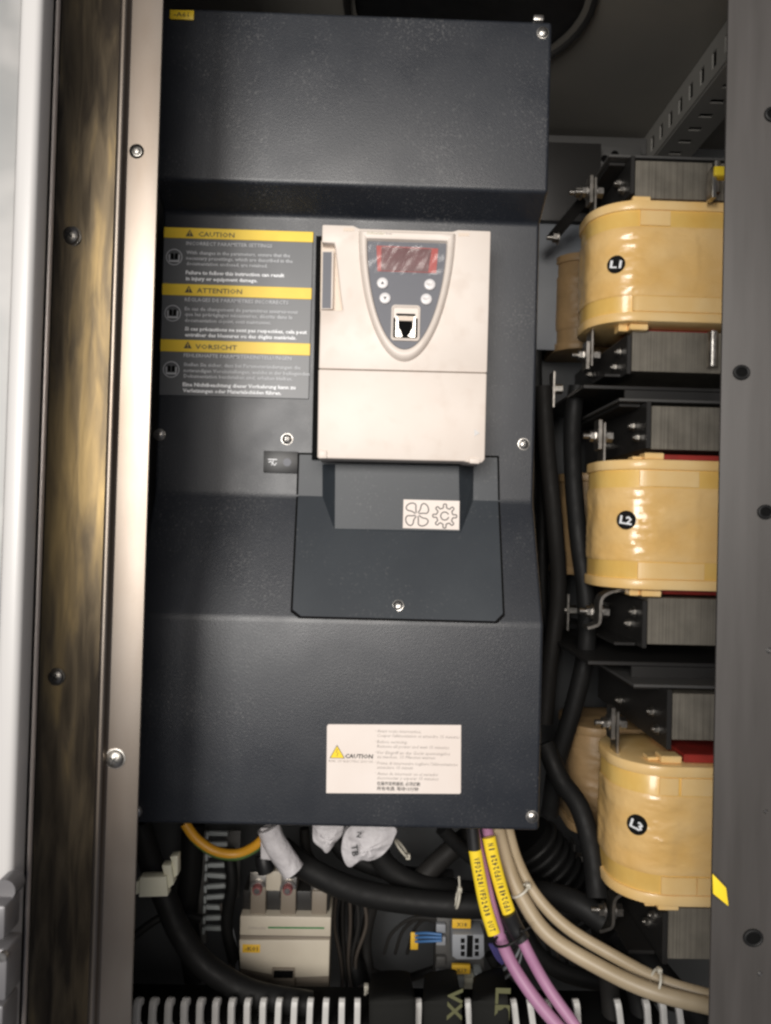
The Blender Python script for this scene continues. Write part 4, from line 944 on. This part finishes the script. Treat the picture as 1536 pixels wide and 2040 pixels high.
b = MB(); RB(b, 545, 1934, 584, 1949, Y - .0036, Y, .0003); part('window', b, 'gap', t)
b = MB(); RB(b, 483, 1882, 518, 1898, Y - .0006, Y + .001, .0002); nm = part('name_plate', b, 'tag_dim', t)
b = MB(); T(b, '-K01', 488, 1894, 25, 8, .01, Y=Y - .0009); part('lettering', b, 'ink', nm)
b = MB(); T(b, 'Schneider', 494, 1851, 37, 6, 0, Y=Y - .0024, shear=.2); ribbon(b, [P(534, 1848, Y - .0024), P(646, 1849, Y - .0024)], 3.4 * Y / F, mi=1); part('printed_line', b, 'ink_soft ink_green', t)
b = MB(); RB(b, 484, 1775, 656, 1824, Y + .012, Y + .06, .001); part('terminal_block', b, 'bracket', t)
for k, x in enumerate((514, 574, 636)):
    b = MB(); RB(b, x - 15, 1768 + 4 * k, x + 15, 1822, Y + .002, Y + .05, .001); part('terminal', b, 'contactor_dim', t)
    b = MB(); RB(b, x - 17, 1738, x + 17, 1792, Y + .006, Y + .009, .001); part('lug', b, 'bar', t)
    if k < 2:
        b = MB(); a = P(x, 1768, Y + .006); b.cyl(a, a + Vector((0, -.003, 0)), .0088, 20); b.cyl(a + Vector((0, -.003, 0)), a + Vector((0, -.008, 0)), .0058, 18, r1=.0048, mi=1); b.cyl(a + Vector((0, -.008, .0)), a + Vector((0, -.0095, 0)), .0034, 6, smooth=False); part('terminal_screw', b, 'zinc clear_red', t)
b = MB(); RB(b, 530, 1736, 560, 1775, Y + .004, Y + .02, .001); part('centre_tab', b, 'contactor', t)
for (x, y) in ((527, 1722), (580, 1728)):
    cable('cable_boot', ('left' if x < 550 else 'right') + ' black rubber boot above a contactor terminal', [(x - 3, y - 18, .85), (x, y, .848), (x + 3, y + 14, .848)], 17, 'black', 'boot', 'rubber boots on the contactor')

# ---------------------------------------------------------------- terminal block on rail
t = thing('terminal_strip', 'grey terminal block with orange tags behind the purple cables', 'terminal block', P(920, 1980, .89))
b = MB(); RB(b, 868, 1822, 965, 1975, .90, .93, .001); part('base', b, 'plate', t)
for y in (1850, 1875, 1915, 1945, 1962):
    b = MB(); RB(b, 869, y - 8, 888, y + 9, .892, .90, .001); part('module', b, 'plug' if y != 1915 else 'plate', t)
b = MB(); b.poly([P(x, y, .868) for x, y in ((901, 1862), (964, 1862), (965, 1905), (957, 1912), (911, 1912), (901, 1906))], (0, .03, 0), .001)
pg = part('plug', b, 'plug', t)
for i in range(2):
    for j in range(3):
        b = MB(); RB(b, 918 + i * 28, 1870 + j * 13, 926 + i * 28, 1879 + j * 13, .8672, .869, .0002); part('pin_slot', b, 'gap', pg)
b = MB(); RB(b, 930, 1864, 942, 1907, .8672, .869, .0002); part('centre_slot', b, 'gap', pg)
for (x0_, y0_, s_) in ((901, 1832, 'X18'), (900, 1923, 'X19')):
    b = MB(); RB(b, x0_, y0_, x0_ + 37, y0_ + 18, .875, .88, .0006); tg_ = part('tag', b, 'tag_dim', t)
    b = MB(); T(b, s_, x0_ + 9, y0_ + 14, 20, 8, .01, Y=.8747); part('lettering', b, 'ink', tg_)
for (x, y, x2, y2) in ((903, 1945, 925, 1968), (925, 1948, 945, 1975), (945, 1940, 962, 1965)):
    b = MB(); RB(b, x, y, x2, y2, .88, .90, .0015); part('lower_plug', b, 'duct_dim' if x != 925 else 'clip', t)
b = MB(); RB(b, 818, 1858, 833, 1892, .91, .912, .0004); single('wire_tag', b, 'tag_dim', 'small orange tag on the brown wires left of the terminal block', 'tag')

# ---------------------------------------------------------------- slotted wiring ducts
t = thing('wiring_duct', 'light grey slotted wiring duct along the bottom edge', 'wiring duct', P(800, 2060, .75))
b = MB(); s = .74 / F; prof = []
# finger: profile in Y-Z, curved back at the tip, extruded in X
pr = [(0, -.055), (0, -.006), (.0012, -.002), (.0045, 0), (.0085, -.0010), (.0100, -.0035), (.0095, -.0075), (.0062, -.0085), (.0052, -.014), (.0056, -.022), (.0085, -.026), (.0085, -.055)]
b.poly([(-.0029, y, z) for y, z in pr], (.0058, 0, 0), .0006, 2); ME_F = shared('duct_finger', b, 'duct')
xs = [270 + 31.6 * k for k in range(15)] + [835, 932, 1024, 1056, 1092, 1150, 1232, 1290, 1322, 1352]
for i, x in enumerate(xs):
    a = P(x, 1993 + (x - 270) * .004, .74); piece('duct_finger', ME_F, t, a, (0, radians(random.uniform(-1, 1) if x < 900 else random.uniform(-14, -4)), radians(-22 + (x - 270) * .05 if x < 700 else random.uniform(-5, 5))))
b = MB(); a = P(700, 2062, .74); b.box(-.24, .30, .7395, .7415, a.z - .05, a.z - .004, .0005); part('duct_body', b, 'duct', t)
b = MB(); b.box(-.24, .30, .752, .81, a.z - .05, a.z + .004, .001); part('interior_shade', b, 'gap', t)  # black box stands in for the shaded inside of the duct
t = thing('side_duct', 'dim grey vertical slotted duct behind the earth wire', 'wiring duct', P(430, 1860, .95))
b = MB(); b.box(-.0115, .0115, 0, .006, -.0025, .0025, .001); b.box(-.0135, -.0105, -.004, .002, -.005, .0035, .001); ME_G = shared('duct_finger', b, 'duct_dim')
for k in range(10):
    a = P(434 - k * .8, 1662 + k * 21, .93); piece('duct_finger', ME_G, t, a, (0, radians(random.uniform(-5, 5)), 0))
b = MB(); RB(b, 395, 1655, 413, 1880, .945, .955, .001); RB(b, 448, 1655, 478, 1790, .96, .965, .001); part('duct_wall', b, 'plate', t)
# broad black printed cables crossing over the duct
for k, (x0_, x1_, s_) in enumerate(((735, 826, ''), (842, 918, 'VX'), (938, 1012, 'LE'))):
    t = thing('flat_cable', ('plain broad black sleeve hanging over the bottom duct', 'broad black sleeve printed VX over the bottom duct', 'broad black sleeve printed LE over the bottom duct')[k], 'cable', P((x0_ + x1_) / 2, 2050, .73))
    b = MB(); xm = (x0_ + x1_) / 2; b.tube([P(xm - 3, 1940, .87), P(xm - 2, 1958, .80), P(xm, 1985, .738), P(xm + 1, 2010, .728), P(xm + 2, 2090, .725)], (x1_ - x0_) / 2 * .73 / F, 20, ry=.0035); part('sleeve', b, 'sleeve', t)
    if s_:
        b = MB(); b.text(s_, P(xm + 14, 1968, .7225), 64 * .72 / F, 28 * .72 / F, .03, 0, (-.02, 0, -1), (1, 0, -.02)); part('lettering', b, [pbr('olive_ink', (.10, .10, .045), .6)], t)
